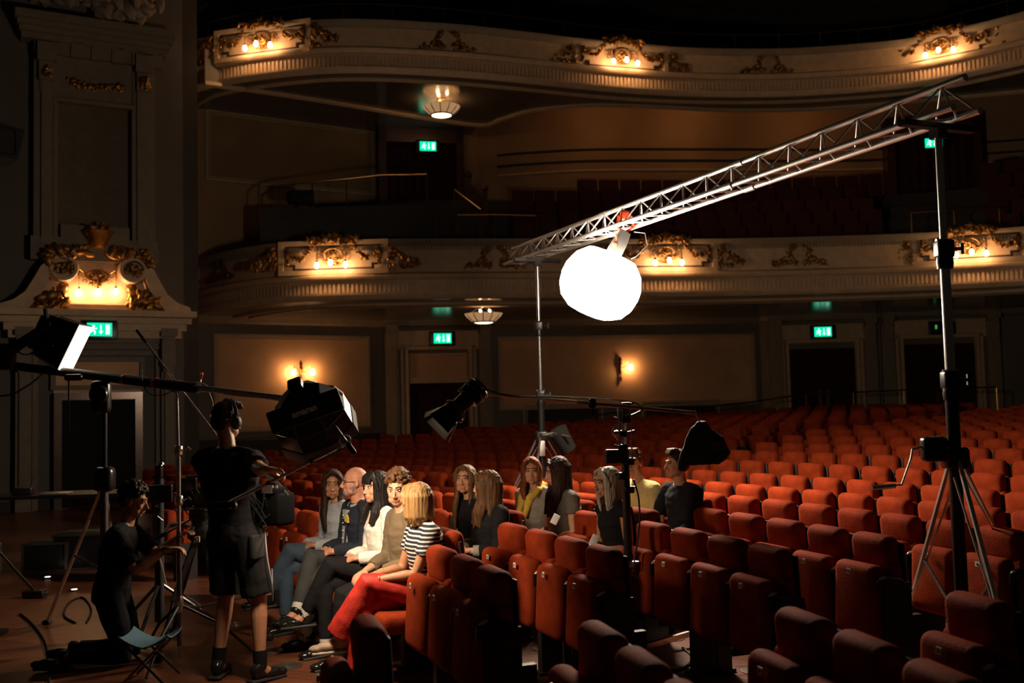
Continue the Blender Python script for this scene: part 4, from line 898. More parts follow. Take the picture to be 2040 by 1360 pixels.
soft('grey_lining', shellm([oc(.284, .12), oc(.289, .205)], 8, False), mat('grey_lining', (.10, .10, .10), .8))
soft('lamp_body', MB().rbox((0, 0, -.26), (.10, .10, .08), .02), black)
m = MB()
for k in range(8): a_, b_, c_ = oc(.268, 0)[k], oc(.232, -.09)[k], oc(.064, -.24)[k]; m.tube([a_, b_, c_], .0035, 5)
soft('rods', m, aludk)
m = MB(); m.tube([atY(662, 776, 6.2) - sp, atY(676, 771, 6.2) - sp, atY(688, 784, 6.2) - sp], .008, 6).build('red_handle', redp, t)
# skirt band in the picture plane carrying the maker's word
MT = Matrix((uX, V((-uX.z, -0.0, uX.x)), V((0, -1, 0)))).transposed().to_4x4(); 
MT = Matrix.Translation(atY(607, 818, 6.08) - sp) @ Matrix((uX, uX.cross(V((0, 1, 0))) * -1 if uX.cross(V((0, 1, 0))).z < 0 else uX.cross(V((0, 1, 0))), V((0, -1, 0)))).transposed().to_4x4()
bnd = MB().rbox((0, 0, 0), (.50, .15, .04), .014); me = bnd.mesh('skirt_panel', blackm); me.transform(Matrix.Translation(V((0, .0, 0))) @ MT); sk = link('skirt_panel', me, t)
text('lettering', 'amaran', .058, whitep, sk, Matrix.Translation((0, -.022, 0)) @ MT, .002, .002)
MB().tube([(q1 - sp) / .92, atY(598, 806, 6.4) - sp, V((0, 0, 0)) + RS.to_3x3() @ V((0, 0, -.25))], .012, 8).rbox(q1 - sp, (.06, .05, .08), .012).build('boom_clamp', aludk, t)
# ---- C-stand with arm in front of the kneeling man
cb = atZ(358, 1318, 0); CDp = cb.y; hz = atY(352, 770, CDp)
t = thing('c_stand', 'slim chrome C-stand with a crossed grip arm, left of the sound man', 'stand', cb); cb0 = cb.copy()
MB().tube([(0, 0, .12), (0, 0, .95)], .018, 10).build('lower_tube', aludk, t); MB().tube([(0, 0, .9), (0, 0, 1.5)], .015, 10).build('middle_tube', chrome, t); MB().tube([(0, 0, 1.45), V((hz.x - cb.x, hz.y - cb.y, hz.z))], .011, 10).build('upper_tube', chrome, t)
for z_ in (1.18, 1.55): c = MB().lathe([(.026, -.035), (.03, -.03), (.03, .03), (.026, .035)], 12, Matrix.Translation((0, 0, z_))).build('collar', chrome, t); MB().tube([(.03, 0, z_), (.07, 0, z_ + .02), (.09, 0, z_)], .008, 6).build('lock_lever', chrome, c)
for a_ in (.4, 2.4, 4.6): dx, dy = math.cos(a_), math.sin(a_); l = MB().tube([(0, 0, .42), (dx * .3, dy * .3, .24), (dx * .52, dy * .52, .02)], .011, 8).build('leg', blackr, t)
MB().tube([(0, 0, .02), (0, 0, .5)], .012, 8).lathe([(.025, .36), (.03, .38), (.03, .46), (.025, .48)], 12).build('base_socket', chrome, t)
h = hz - cb; ga, gb = atY(272, 657, CDp) - cb, atY(432, 868, CDp + .05) - cb
MB().tube([ga, gb], .008, 8).build('grip_arm', chrome, t); MB().tube([ga, ga + (gb - ga).normalized() * .12], .011, 8).build('arm_tip', black, t)
MB().lathe([(.045, -.02), (.05, -.01), (.05, .01), (.045, .02)], 14, Matrix.Translation(h) @ Matrix.Rotation(PI / 2, 4, 'X')).tube([h, h + V((.10, -.02, .02)), h + V((.19, -.02, .04))], .010, 6).ell(h + V((-.05, -.02, 0)), .03, 8).build('grip_head', chrome, t)
g2 = atY(398, 764, CDp) - cb; MB().tube([g2, atY(402, 746, CDp) - cb], .008, 6).ell(atY(402, 745, CDp) - cb, .014, 6).build('lock_handle', redp, t)
c1 = [atY(x, y, CDp - .03) - cb for x, y in ((283, 735), (285, 765), (300, 785), (325, 786), (348, 775))]; MB().tube(spline(c1, 6), .004, 5).build('cable', blackr, t)
c1 = [atY(x, y, CDp - .03) - cb for x, y in ((398, 762), (412, 768), (418, 785), (424, 805), (418, 830))]; MB().tube(spline(c1, 6), .004, 5).build('audio_cable', greyf, t)
# ---- centre boom stand with spot light
base = atZ(1258, 1312, 0); BD = base.y
t = thing('boom_stand', 'black stand in the aisle carrying a thin boom with a small spot light', 'stand', base)
tp = atY(1253, 812, BD); z_ = tp.z
MB().tube([(0, 0, .05), (0, 0, .72)], .026, 10).build('lower_tube', aludk, t); MB().tube([(0, 0, .7), (0, 0, 1.42)], .03, 10).build('middle_tube', black, t); MB().tube([(0, 0, 1.4), (0, 0, z_)], .016, 10).build('upper_tube', chrome, t)
MB().rbox((0, 0, .66), (.10, .08, .05), .02).tube([(-.07, -.02, .68), (.07, -.02, .68)], .014, 6).build('chrome_collar', chrome, t)
for k in range(7): m = MB(); zz = 1.2 + .1 * k; m.rbox((random.Random(k).uniform(-.03, .03), -.02, zz), (.07, .06, .05), .012); m.tube([(-.02, -.03, zz), (-.08 if k % 2 else .07, -.03, zz + .02)], .008, 6); m.build('clamp', black, t)
m = MB(); m.frame(-.045, -.01, 1.5, 1.78, .012, -.05, -.03); m.frame(.01, .05, 1.42, 1.74, .008, -.05, -.03); m.build('bracket_frame', chrome, t)
MB().rbox((0, 0, z_ - .04), (.09, .07, .10), .015).tube([(.03, -.02, z_ - .07), (.12, -.03, z_ - .03)], .012, 6).build('boom_pivot', aludk, t)
e0, e1 = atY(962, 783, 5.7) - base, atY(1385, 822, BD + .1) - base
MB().tube([e0, e0.lerp(e1, .62)], .011, 8).build('boom_front', chrome, t); MB().tube([e0.lerp(e1, .38), e1], .014, 8).build('boom_rear', aludk, t); c_ = e0.lerp(e1, .45); MB().rbox(c_, (.05, .04, .06), .012).tube([c_, c_ + V((0, -.03, -.09))], .007, 6).build('boom_collar', black, t)
c1 = [e0.lerp(e1, f_) + V((0, -.02, g_)) for f_, g_ in ((0, .03), (.1, .0), (.3, .02), (.5, .035), (.66, .03), (.7, -.02))]; MB().tube(spline(c1, 5), .004, 5).build('cable', blackr, t)
c1 = [atY(x, y, BD - .06) - base for x, y in ((1262, 955), (1272, 990), (1274, 1040), (1268, 1090), (1262, 1130))]; MB().tube(spline(c1, 5), .007, 6).build('power_cable', blackr, t)
for px, py in ((1462, 1302), (1097, 1299), (1300, 1180)):
    f = atZ(px, py, 0) - base
    if px == 1300: f = V((.2, .55, 0))
    l = MB().tube([(0, 0, .62), (f.x * .55, f.y * .55, .30), (f.x, f.y, .025)], .013, 4, sq=(1, 1.7)).build('leg', aludk, t); MB().rbox((f.x, f.y, .02), (.05, .05, .04), .015).build('foot', blackr, l)
f = V((.72, .32, .0)); MB().tube([(.12, .1, .06), (.60, .42, .10)], .016, 4, sq=(1, 1.8)).build('floor_brace', chrome, t)
MB().rbox((-.06, -.02, 1.44), (.17, .06, .10), .012).build('battery_pack', black, t)
MB().tube([(-.05, -.04, 1.56), (-.09, -.05, 1.62), (-.05, -.05, 1.68)], .010, 6).ell((-.06, -.04, 1.6), .03, 8).build('cable_coil', chrome, t)
# sand bag against the stand
bs = atZ(1300, 1262, 0); me = remesh(MB().ell((0, 0, .17), (.15, .11, .17)).ell((.08, 0, .10), (.14, .12, .11)).ell((-.04, .02, .30), (.08, .07, .16)), .012, 3, .012, (14, 14, 14), 4, 'sandbag'); me.materials.append(blackm)
t = thing('sandbag', 'black sandbag slumped against the foot of the aisle boom stand', 'sandbag', bs); link('bag', me, t); MB().tube([(-.06, -.02, .42), (-.02, -.03, .5), (.04, -.02, .42)], .012, 6).build('strap', blackr, t); MB().frame(-.03, .08, .10, .2, .006, -.125, -.12).build('stitched_patch', greyf, t)
# spot light
sp = atY(922, 802, 5.6); axd = (atY(885, 838, 5.55) - atY(950, 775, 5.62)).normalized(); R = look((0, 0, 0), axd).to_4x4()
t = thing('spot_light', 'small black spotlight with barn doors at the left tip of the aisle boom', 'studio light', sp); t.scale = (.8,) * 3
def bl_(name, mb, mt): me = mb.mesh(name, mt); me.transform(R); return link(name, me, t)
bl_('housing', MB().lathe([(.002, -.19), (.03, -.19), (.07, -.18), (.085, -.13), (.085, -.05), (.06, -.045), (.055, .04), (.075, .05), (.08, .13), (.072, .13), (.066, .08), (.002, .08)], 18, cap=False), black)
bl_('lens', MB().lathe([(.045, .085), (.045, .09)], 16), glow('spot_lens_glow', (1, .72, .46), 200))
bl_('cooling_fins', MB().lathe([(.088, -.16), (.095, -.155), (.095, -.15), (.088, -.145)], 18).lathe([(.088, -.12), (.095, -.115), (.095, -.11), (.088, -.105)], 18).lathe([(.078, .06), (.088, .065), (.088, .08), (.078, .085)], 18), aludk)
for k in range(4):
    a_ = PI / 2 * k + .3; q = Matrix.Rotation(a_, 4, 'Z'); m = MB(); m.add([(-.07, .075, .13), (.07, .075, .13), (.09, .12, .25), (-.09, .12, .25), (-.07, .079, .13), (.07, .079, .13), (.09, .124, .25), (-.09, .124, .25)], [(0, 1, 2, 3), (7, 6, 5, 4), (0, 4, 5, 1), (1, 5, 6, 2), (2, 6, 7, 3), (3, 7, 4, 0)], M=q); bl_('barn_door', m, black)
m = MB()
for k in range(6): a_ = k; m.ell((.085 * math.cos(a_), .085 * math.sin(a_), -.15 + .05 * k), .012, 6)
bl_('knobs', m, chrome)
MB().tube([(e0 + base - sp) / .8, V((.03, -.02, .03))], .012, 6).tube([(.05, -.1, .04), (.09, 0, .0), (.05, .1, .04)], .01, 6).build('yoke', black, t)
# black jacket hung on the rear end of the boom as a counterweight
jp = atY(1398, 884, BD + .1); m = MB()
S3 = lambda x, z, y=0: V((x, y, z))
m.loft([(S3(0, .24), V((.05, 0, 0)), V((0, .05, 0))), (S3(.01, .16), V((.10, 0, 0)), V((0, .07, 0))), (S3(.0, .05), V((.14, 0, 0)), V((0, .08, 0))), (S3(.0, -.10), V((.17, 0, 0)), V((0, .08, 0))), (S3(-.01, -.22), V((.19, 0, 0)), V((0, .07, 0)))])
m.tube([(-.06, 0, .16), (-.13, -.02, .02), (-.17, -.02, -.10), (-.20, -.0, -.24)], [.045, .05, .05, .045], 10, rnd=True); m.tube([(.06, -.02, .14), (.15, -.03, .03), (.20, -.03, -.1), (.16, -.02, -.14)], [.05, .07, .075, .07], 10, rnd=True)
t = thing('jacket', 'black jacket with a boxed letter print, hung on the aisle boom rear end', 'jacket', jp)
t.scale = (.74, .8, .68); clothmesh('jacket_cloth', m, blackm, t, .010, 2, .014, (12, 12, 7), 2); MB().tube([(e1 + base - jp) * 1.4 + V((0, 0, .02)), V((0, 0, .2)), V((.0, 0, .1))], .008, 6).build('hook', chrome, t)
pr = mat('faded_print', (.09, .085, .08), .8); MB().frame(-.055, .075, -.035, .035, .005, -.006, 0).build('print_frame', pr, t).location = (.12, -.125, -.02); text('lettering', 'ME', .07, pr, t, Matrix.Translation((.125, -.128, -.02)) @ Matrix.Rotation(PI / 2, 4, 'X'), .002)
# ================================================================ people
def skinm(n, c): return mat('skin_' + n, c, .5, vary=.10, nscale=25, bump=.12, bscale=120, sss=.15, spec=.4)
SK = {'fair': skinm('fair', (.54, .28, .17)), 'tan': skinm('tan', (.42, .20, .105)), 'ruddy': skinm('ruddy', (.58, .26, .16))}
def hairm(n, c): return mat('hair_' + n, c, .55, vary=.45, nscale=30, bump=.8, bscale=55, stretch=(1.6, 1.6, .16), spec=.22)
HR = {'darkbrown': hairm('dark_brown', (.028, .012, .006)), 'black': hairm('black', (.012, .009, .008)), 'brown': hairm('brown', (.085, .036, .013)), 'blonde': hairm('blonde', (.25, .135, .048)), 'darkblonde': hairm('dark_blonde', (.095, .042, .015)), 'auburn': hairm('auburn', (.15, .045, .013)), 'grey': hairm('grey', (.38, .32, .25)), 'stubble': hairm('stubble', (.30, .20, .14))}
def cloth(n, c, r=.85, **k): return mat('cloth_' + n, c, r, vary=.12, nscale=12, bump=.25, bscale=120, sheen=.12 if max(c) > .1 else 0, spec=.3 if max(c) > .1 else .1, **k)
eyew = mat('eye_white', (.6, .55, .5), .25, vary=0); eyed = mat('iris', (.03, .015, .008), .15, vary=0); lipm = mat('lips', (.36, .09, .07), .4); browm = HR['darkbrown']
def ik(a, b, l1, l2, pole):
    a, b = V(a), V(b); d = b - a; L = min(d.length, (l1 + l2) * .995); d = d.normalized(); x = (l1 * l1 - l2 * l2 + L * L) / (2 * L); h = math.sqrt(max(0, l1 * l1 - x * x))
    p = V(pole); p = (p - d * p.dot(d)).normalized(); return a + d * x + p * h, a + d * L
def hand(mb, w, fwd, palm, side, curl=.6, s=1.0, spread=0.0):
    """w wrist, fwd along the hand, palm = palm normal, side=+1 thumb towards fwd x palm"""
    f = V(fwd).normalized(); n = V(palm); n = (n - f * n.dot(f)).normalized(); t = f.cross(n) * side; R = Matrix((t, f, -n)).transposed()
    mb.ell(V(w) + f * .045 * s, (.041 * s, .052 * s, .016 * s), 10, R); mb.tube([V(w) - f * .02, V(w) + f * .03 * s], [.026 * s, .028 * s], 8, rnd=True, sq=(1, .8))
    for k, (o, L) in enumerate(((.030, .072), (.011, .080), (-.009, .074), (-.028, .060))):
        p = V(w) + f * .085 * s + t * o * s; pts = [p - f * .02 * s, p]; ang = 0
        for j, q in enumerate((.42, .32, .26)): ang += curl * (.9, 1.1, .8)[j]; p = p + ((f * math.cos(ang) + n * math.sin(ang)) + t * (o * spread * 3)).normalized() * L * q * s; pts.append(p)
        mb.tube(pts, [.0098 * s, .0098 * s, .009 * s, .0082 * s, .0075 * s], 7, rnd=True)
    p = V(w) + f * .03 * s + t * .03 * s; d1 = (f * .6 + t * .75 + n * .25).normalized(); d2 = (f * .9 + t * .25 + n * .45).normalized(); mb.tube([p, p + d1 * .036 * s, p + d1 * .036 * s + d2 * .033 * s, p + d1 * .036 * s + d2 * .058 * s], [.014 * s, .012 * s, .011 * s, .009 * s], 7, rnd=True)
def headparts(mb, H, male=False, w=1.0):
    """H: 4x4 head matrix, +Y face"""
    R = H.to_3x3(); e = lambda c, r, rot=None: mb.ell(H @ V(c), r, 14, R @ rot if rot else R); T = lambda pts, r, n=8, **k: mb.tube([H @ V(p) for p in pts], r, n, rnd=True, **k)
    e((0, -.018, .032), (.074 * w, .094, .086)); e((0, .022, -.018), (.061 * w, .064, .088)); e((0, .052, -.088), (.027 * w if not male else .034, .027, .024)); j = .006 if male else 0
    for s in (-1, 1):
        e((s * (.036 + j) * w, .022, -.066), (.024, .046, .034)); e((s * .034 * w, .055, -.026), (.024, .021, .028)); e((s * .076 * w, -.008, -.012), (.008, .019, .031), Matrix.Rotation(s * .3, 3, 'Z'))
        e((s * .011, .096, -.040), (.0085, .010, .007))
    T([(-.036, .074, .026), (0, .082, .024), (.036, .074, .026)], .0105 if male else .0085); q = 0 if male else .006; T([(0, .082, .016), (0, .096 - q * .6, -.012), (0, .108 - q, -.033)], [.0070, .0085, .0105]); e((0, .106 - q, -.035), (.0105, .011, .009))
    T([(-.022, .078, -.062), (0, .087, -.060), (.022, .078, -.062)], .0068); T([(-.018, .076, -.071), (0, .084, -.072), (.018, .076, -.071)], .0072)
def face_details(par, H, w=1.0, brow=None, lip=True, blink=False):
    R = H.to_3x3(); g = H.to_quaternion()
    for s in (-1, 1):
        e = MB().ell(H @ V((s * .030 * w, .0745, .006)), (.0125, .0095, .0075 if not blink else .004), 10, R).build('eye', eyew, par); MB().ell(H @ V((s * .030 * w, .0825, .006)), (.0058, .0030, .0058), 8, R).build('iris', eyed, e)
        MB().tube([H @ V((s * .044 * w, .068, .012)), H @ V((s * .030 * w, .0835, .0155)), H @ V((s * .018 * w, .080, .010))], .0022, 5, rnd=True).build('eyelid', browm, e)
        MB().tube([H @ V((s * .050 * w, .066, .026)), H @ V((s * .034 * w, .0825, .0345)), H @ V((s * .014 * w, .0895, .029))], [.0025, .0042, .0038], 6, rnd=True).build('eyebrow', brow or browm, par)
    if lip: MB().tube([H @ V((-.023, .0785, -.0610)), H @ V((-.008, .0885, -.0615)), H @ V((.008, .0885, -.0615)), H @ V((.023, .0785, -.0610))], [.002, .0042, .0042, .002], 6, rnd=True).tube([H @ V((-.020, .0775, -.0622)), H @ V((0, .0875, -.0715)), H @ V((.020, .0775, -.0622))], [.002, .0048, .002], 6, rnd=True).build('lips', lipm, par)
def hair(par, H, style, m, length=.3, seed=0, name='hair', part=0.0, w=1.0):
    R = H.to_3x3(); rnd = random.Random(seed); mb = MB(); e = lambda c, r: mb.ell(H @ V(c), r, 16, R)
    Z = V((0, 0, 1))
    def lock(p0, ps, r): mb.tube([H @ V(p0)] + [V(q) for q in ps], r, 8, rnd=True)
    if style in ('long', 'bob'):
        e((0, -.030, .045), (.083 * w, .098, .088)); e((0, -.055, -.01), (.080 * w, .070, .09))
        hc = H.translation; fx = R @ V((1, 0, 0)); fy = R @ V((0, 1, 0)); fx.z = 0; fy.z = 0; fx.normalize(); fy.normalize()
        top = H @ V((0, 0, .06))
        n = 9 if style == 'bob' else 10
        N = 22
        for i in range(N):
            a = math.radians(50 + 260 * i / (N - 1)) ; cx, cy = math.sin(a), math.cos(a)      # azimuth from the face, round the back
            rx, ry = .079, .098; L = length * rnd.uniform(.94, 1.05); side = abs(cx)
            q1 = H @ V((cx * rx, cy * ry - .022, .03)); q0 = H @ V((cx * .045, cy * .06 - .02, .112))
            k1 = .93 if style == 'bob' else .90
            bt = hc + fx * cx * rx * (1.0 if style == 'bob' else .98) + fy * (cy * ry * k1 - .025) - Z * min(.10, L)
            fr_ = 1 if cy > -.2 else 0
            if style == 'long': pts = [q1, bt, bt + fx * cx * .012 + fy * (.05 * fr_ - .01) - Z * (L - .10) * .5, bt + fx * cx * (.0 if fr_ else -.02) + fy * (.085 * fr_ - .02) - Z * (L - .10) * (1 if fr_ else .9)]; rs = [.020, .022, .023, .022, .010]
            else: pts = [q1, bt, bt - fx * cx * .018 + fy * (-cy * .018) - Z * (L - .10)]; rs = [.020, .022, .022, .012]
            lock(V((cx * .022, cy * .03 - .02, .108)), [H @ V((cx * .060, cy * .072 - .022, .080))] + pts, [rs[0] * .9] + rs)
        # front fringe swept to the sides
        for s in (-1, 1): mb.tube([H @ V((part, .045, .115)), H @ V((s * .045, .062, .088)), H @ V((s * .073, .048, .045)), H @ V((s * .080, .030, -.01))], [.014, .017, .016, .018], 7, rnd=True)
        if 'fringe' in name: 
            for x in (-.045, -.022, 0, .022, .045): mb.tube([H @ V((x * .7, .05, .11)), H @ V((x, .083, .075)), H @ V((x, .088, .036))], [.015, .014, .010], 7, rnd=True)
    elif style == 'short':
        e((0, -.026, .052), (.080 * w, .094, .082)); e((0, -.060, .0), (.072 * w, .055, .07))
        for k in range(7): x = -.045 + .015 * k; mb.tube([H @ V((x, .01, .125)), H @ V((x * 1.05, .055, .122)), H @ V((x, .074, .095))], [.018, .018, .011], 7, rnd=True)
        for s in (-1, 1): mb.tube([H @ V((s * .074, .02, .05)), H @ V((s * .077, .022, .0))], [.012, .006], 6, rnd=True)
    elif style == 'curly':
        e((0, -.022, .055), (.080 * w, .092, .080)); e((0, -.06, .0), (.070, .055, .06))
        for k in range(120):
            a = rnd.uniform(0, 2 * PI); b = rnd.uniform(-.15, 1.45); c = V((.084 * math.cos(a) * math.cos(b), -.018 + .100 * math.sin(a) * math.cos(b), .062 + .086 * math.sin(b)))
            if c.y > .055 and c.z < .082: continue
            e(c, [rnd.uniform(.011, .019) for _ in range(3)])
    me = remesh(mb, .0055, 3 if style != 'curly' else 1, .0035, (75, 75, 10) if style != 'curly' else (50, 50, 50), seed, 'hair'); me.materials.append(m); return link('hair', me, par)
def torso_rings(P, inf=0.0, w=1.0, bust=0, lo=None, hi=None):
    pel, chest, neck = P['pel'], P['chest'], P['neck']; sh = (P['shR'] - P['shL']).normalized(); up = (chest - pel).normalized()
    X_ = V((1, 0, 0)) if 'hx' not in P else P['hx']
    def ring(c, x, y, t, zv): xx = X_.lerp(sh, t); xx = xx.normalized(); yy = zv.cross(xx).normalized(); return (c, xx * (x + inf), yy * (y + inf))
    un = (neck - chest).normalized(); R = []
    for t, x, y in ((-.30, .10, .075), (-.18, .155, .11), (0, .168 * (1.03 if w < 1 else 1), .118), (.22, .155, .112), (.5, .140 * w, .102), (.78, .155 * w, .112 + bust * .4), (1, .168 * w, .118 + bust)):
        R.append(ring(pel + up * ((chest - pel).length * t), x, y, max(0, t), up))
    for t, x, y in ((.45, .165 * w, .105), (.75, .125 * w, .080), (.92, .085, .066), (1.0, .060, .058)): R.append(ring(chest + un * ((neck - chest).length * t), x, y, 1, un))
    return R
def person(label, loc, rz, P, skin, top=None, bottom=None, shoes=None, hairspec=None, male=False, w=None, sc=1.0, extras=None, seed=0, sleeve=.45, leg_len=1.0, flare=0, face=True, handspec=None, scat='person', tinf=.013, belly=0):
    t = thing('person', label, 'person', loc, rz); t.scale = (sc,) * 3; w = w or (1.12 if male else .96); b = MB(); P = dict(P)
    for k in P:
        if not isinstance(P[k], Matrix) and k not in ('opt',): P[k] = V(P[k])
    P['shL'] = P['chest'] + (P['neck'] - P['chest']) * .62 - P['shx'] * .165 * w; P['shR'] = P['chest'] + (P['neck'] - P['chest']) * .62 + P['shx'] * .165 * w
    b.loft(torso_rings(P, 0, w, 0 if male else .012))
    H = P['head']; hp = H.translation
    b.tube([P['neck'] - (P['neck'] - P['chest']) * .15, P['neck'] + (hp - P['neck']) * .3, H @ V((0, -.02, -.05))], [.062 if male else .052, .054 if male else .046, .052 if male else .045], 12, rnd=True)
    b.tube([P['shL'], (P['neck'] - V((0, 0, .005)))], [.052, .045], 8, rnd=True); b.tube([P['shR'], (P['neck'] - V((0, 0, .005)))], [.052, .045], 8, rnd=True)
    headparts(b, H, male)
    A = {}
    for s, n in ((-1, 'L'), (1, 'R')):
        sh = P['sh' + n]; el, wr_ = ik(sh, P['wr' + n], .285, .25, P.get('elp' + n, V((s * .5, -.6, -.8)))); A[n] = (sh, el, wr_); k = 1.08 if male else .93
        b.tube([sh, sh.lerp(el, .3), sh.lerp(el, .75), el, el.lerp(wr_, .25), el.lerp(wr_, .7), wr_], [.056 * k, .049 * k, .041 * k, .038 * k, .041 * k, .031 * k, .025 * k], 10, rnd=True)
        hd = (handspec or {}).get(n, {}); hand(b, wr_, hd.get('f', (wr_ - el)), hd.get('p', V((0, .1, -1))), hd.get('side', s * 1), hd.get('curl', .45), 1.02 if male else .92)
        hipj = P['pel'] + P.get('hx', V((1, 0, 0))) * s * .088; kn, an = ik(hipj, P['an' + n], .44, .43, P.get('knp' + n, V((0, 1, .6)))); A['leg' + n] = (hipj, kn, an)
        b.tube([hipj, hipj.lerp(kn, .3), hipj.lerp(kn, .8), kn, kn.lerp(an, .25), kn.lerp(an, .75), an], [.088, .080, .058, .054, .054, .038, .034], 12, rnd=True)
        ft = P.get('ft' + n, an + V((0, .1, -.06))); b.tube([an, an + (ft - an) * .3 - V((0, 0, .01)), ft], [.036, .036, .026], 8, rnd=True)
        A['ft' + n] = ft
    me = remesh(b, .0062, 2, 0, name='body'); me.materials.append(SK[skin]); link('body', me, t)
    if face: face_details(t, H, lip=not male or True, brow=HR['stubble'] if skin == 'ruddy' else (HR['black'] if hairspec and hairspec[1] == 'black' else browm))
    if top:
        m = MB(); rg = torso_rings(P, tinf, w, (0 if male else .014) + belly); rg = rg[1:10] if 'v' in (P.get('opt') or '') else rg[1:]
        m.loft(rg)
        for s, n in ((-1, 'L'), (1, 'R')):
            sh, el, wr_ = A[n]; k = 1.08 if male else .95; m.tube([P['neck'].lerp(sh, .45), sh], [.045 + tinf * .8, .058 * k + tinf], 10, rnd=True)
            if sleeve > 0:
                pts = [sh]; rs = [.058 * k + tinf]
                if sleeve <= 1: e_ = sh.lerp(el, sleeve); pts += [sh.lerp(el, sleeve * .5), e_]; rs += [.053 * k + tinf, (.047 * k) + tinf * 1.25]
                else: pts += [sh.lerp(el, .5), el, el.lerp(wr_, (sleeve - 1) * .5), el.lerp(wr_, sleeve - 1)]; rs += [.050 * k + tinf, .044 * k + tinf * 1.2, .042 * k + tinf, .034 * k + tinf]
                m.tube(pts, rs, 12)
            else: pass
        clothmesh('top', m, top, t, .008, 2, .006, (10, 10, 22), seed)
    if bottom:
        m = MB(); m.loft(torso_rings(P, .016, w)[0:4])
        for n in 'LR':
            h, k, a = A['leg' + n]; pts = [h, h.lerp(k, .4), h.lerp(k, .85), k]; rs = [.106, .096, .074, .072]
            if leg_len <= 1: 
                e_ = 1 - leg_len; pts = [h, h.lerp(k, .5), h.lerp(k, leg_len)]; rs = [.110, .104, .098 + flare]
            else: q = leg_len - 1; pts += [k.lerp(a, q * .3), k.lerp(a, q * .7), k.lerp(a, q)]; rs += [.068 + flare * .3, .056 + flare * .8, .050 + flare]
            m.tube(pts, rs, 14)
        clothmesh('trousers' if leg_len > 1 else 'shorts', m, bottom, t, .010, 2, .007, (9, 9, 9), seed + 3)
    if shoes:
        for n in 'LR':
            a, f = A['leg' + n][2], A['ft' + n]; d = (f - a); d2 = V((d.x, d.y, 0)); d2 = d2.normalized() if d2.length > .01 else V((0, 1, 0))
            ax = (f - a + V((0, 0, .055))).normalized(); Rf = Matrix((ax.cross(V((0, 0, 1))).normalized(), ax, ax.cross(V((0, 0, 1))).normalized().cross(ax))).transposed(); hl = a - ax * .035 - V((0, 0, .035))
            m = MB(); m.ell(hl + ax * .02, (.040, .055, .042), 10, Rf); m.ell(hl + ax * .12 - Rf @ V((0, 0, .008)), (.046, .085, .036), 10, Rf); m.ell(hl + ax * .19 - Rf @ V((0, 0, .014)), (.044, .055, .028), 10, Rf); m.tube([a + V((0, 0, .01)), hl + V((0, 0, .02))], [.044, .042], 10, rnd=True)
            me = remesh(m, .007, 2, name='shoe'); me.materials.append(shoes[0]); sh_ = link('shoe', me, t)
            m = MB(); m.rbox(hl + ax * .085 - Rf @ V((0, 0, .040)), (.085, .27, .022), .011, 3, Rf); m.build('sole', shoes[1], sh_)
            if len(shoes) > 2: MB().tube([a + V((0, 0, .0)), a.lerp(A['leg' + n][1], .25)], [.042, .046], 12).build('sock', shoes[2], t)
    if hairspec: hair(t, H, hairspec[0], HR[hairspec[1]], hairspec[2] if len(hairspec) > 2 else .3, seed, 'hair fringe' if len(hairspec) > 3 else 'hair')
    if extras: extras(t, A, P)
    return t
def headM(c, yaw=0, pitch=0, roll=0): return Matrix.Translation(V(c)) @ Matrix.Rotation(math.radians(yaw), 4, 'Z') @ Matrix.Rotation(math.radians(pitch), 4, 'X') @ Matrix.Rotation(math.radians(roll), 4, 'Y')
def seated(lean=(0, 0), dx=0, yaw=0, pitch=-5, twist=0, h=1.0, hands='lap', cross=None, feet=None, roll=0, pel=(0, .02)):
    """local frame: +Y the way the seat faces; yaw turns the head to the sitter's left (+) / right (-)"""
    P = {}; p = V((pel[0] + dx, pel[1], .565)); lx, ly = lean
    P['pel'] = p; P['chest'] = p + V((lx * .6, ly * .6 - .03, .33 * h)); P['neck'] = p + V((lx * .9, ly * .9 - .025, .475 * h)); P['shx'] = V((math.cos(math.radians(twist)), math.sin(math.radians(twist)), -.0))
    P['head'] = headM(p + V((lx * 1.1, ly * 1.1 + .005, .625 * h)), yaw, pitch, roll)
    if hands == 'lap': P['wrL'] = p + V((-.10, .27, .10)); P['wrR'] = p + V((.10, .27, .10))
    elif hands == 'clasp': P['wrL'] = p + V((-.085, .27, .15)); P['wrR'] = p + V((.085, .27, .14))
    else: P['wrL'], P['wrR'] = p + V(hands[0]), p + V(hands[1])
    P['anL'] = V((p.x - .12, p.y + .50, .09)); P['anR'] = V((p.x + .12, p.y + .48, .09))
    if feet: P['anL'], P['anR'] = V(feet[0]), V(feet[1])
    if cross == 'L': P['anR'] = V((p.x + .04, p.y + .46, .09)); P['anL'] = V((p.x + .15, p.y + .58, .30)); P['knpL'] = V((-.1, .2, 1)); P['ftL'] = P['anL'] + V((.03, .12, -.06))
    if cross == 'R': P['anL'] = V((p.x - .04, p.y + .46, .09)); P['anR'] = V((p.x - .15, p.y + .58, .30)); P['knpR'] = V((.1, .2, 1)); P['ftR'] = P['anR'] + V((-.03, .12, -.06))
    return P
CL = dict(f=V((.85, .5, -.15)), p=V((.3, -.5, -.8)), curl=.7); CR = dict(f=V((-.85, .55, -.1)), p=V((-.3, -.5, -.8)), curl=.7)
clasp = {'L': CL, 'R': CR}
def place(n): k, th = SEATOF[n]; a_ = math.radians(th); p = seat_pos(k, th) + V((math.cos(a_), math.sin(a_), 0)) * .11; return p, math.radians(th + 90)
whites = cloth('white_blouse', (.80, .74, .64)); blk = cloth('black', (.012, .011, .012)); navy = cloth('navy_blazer', (.022, .026, .036)); denim = cloth('denim', (.05, .075, .11)); greyt = cloth('grey_trousers', (.05, .05, .048)); redt = cloth('red_trousers', (.42, .022, .012), .6)
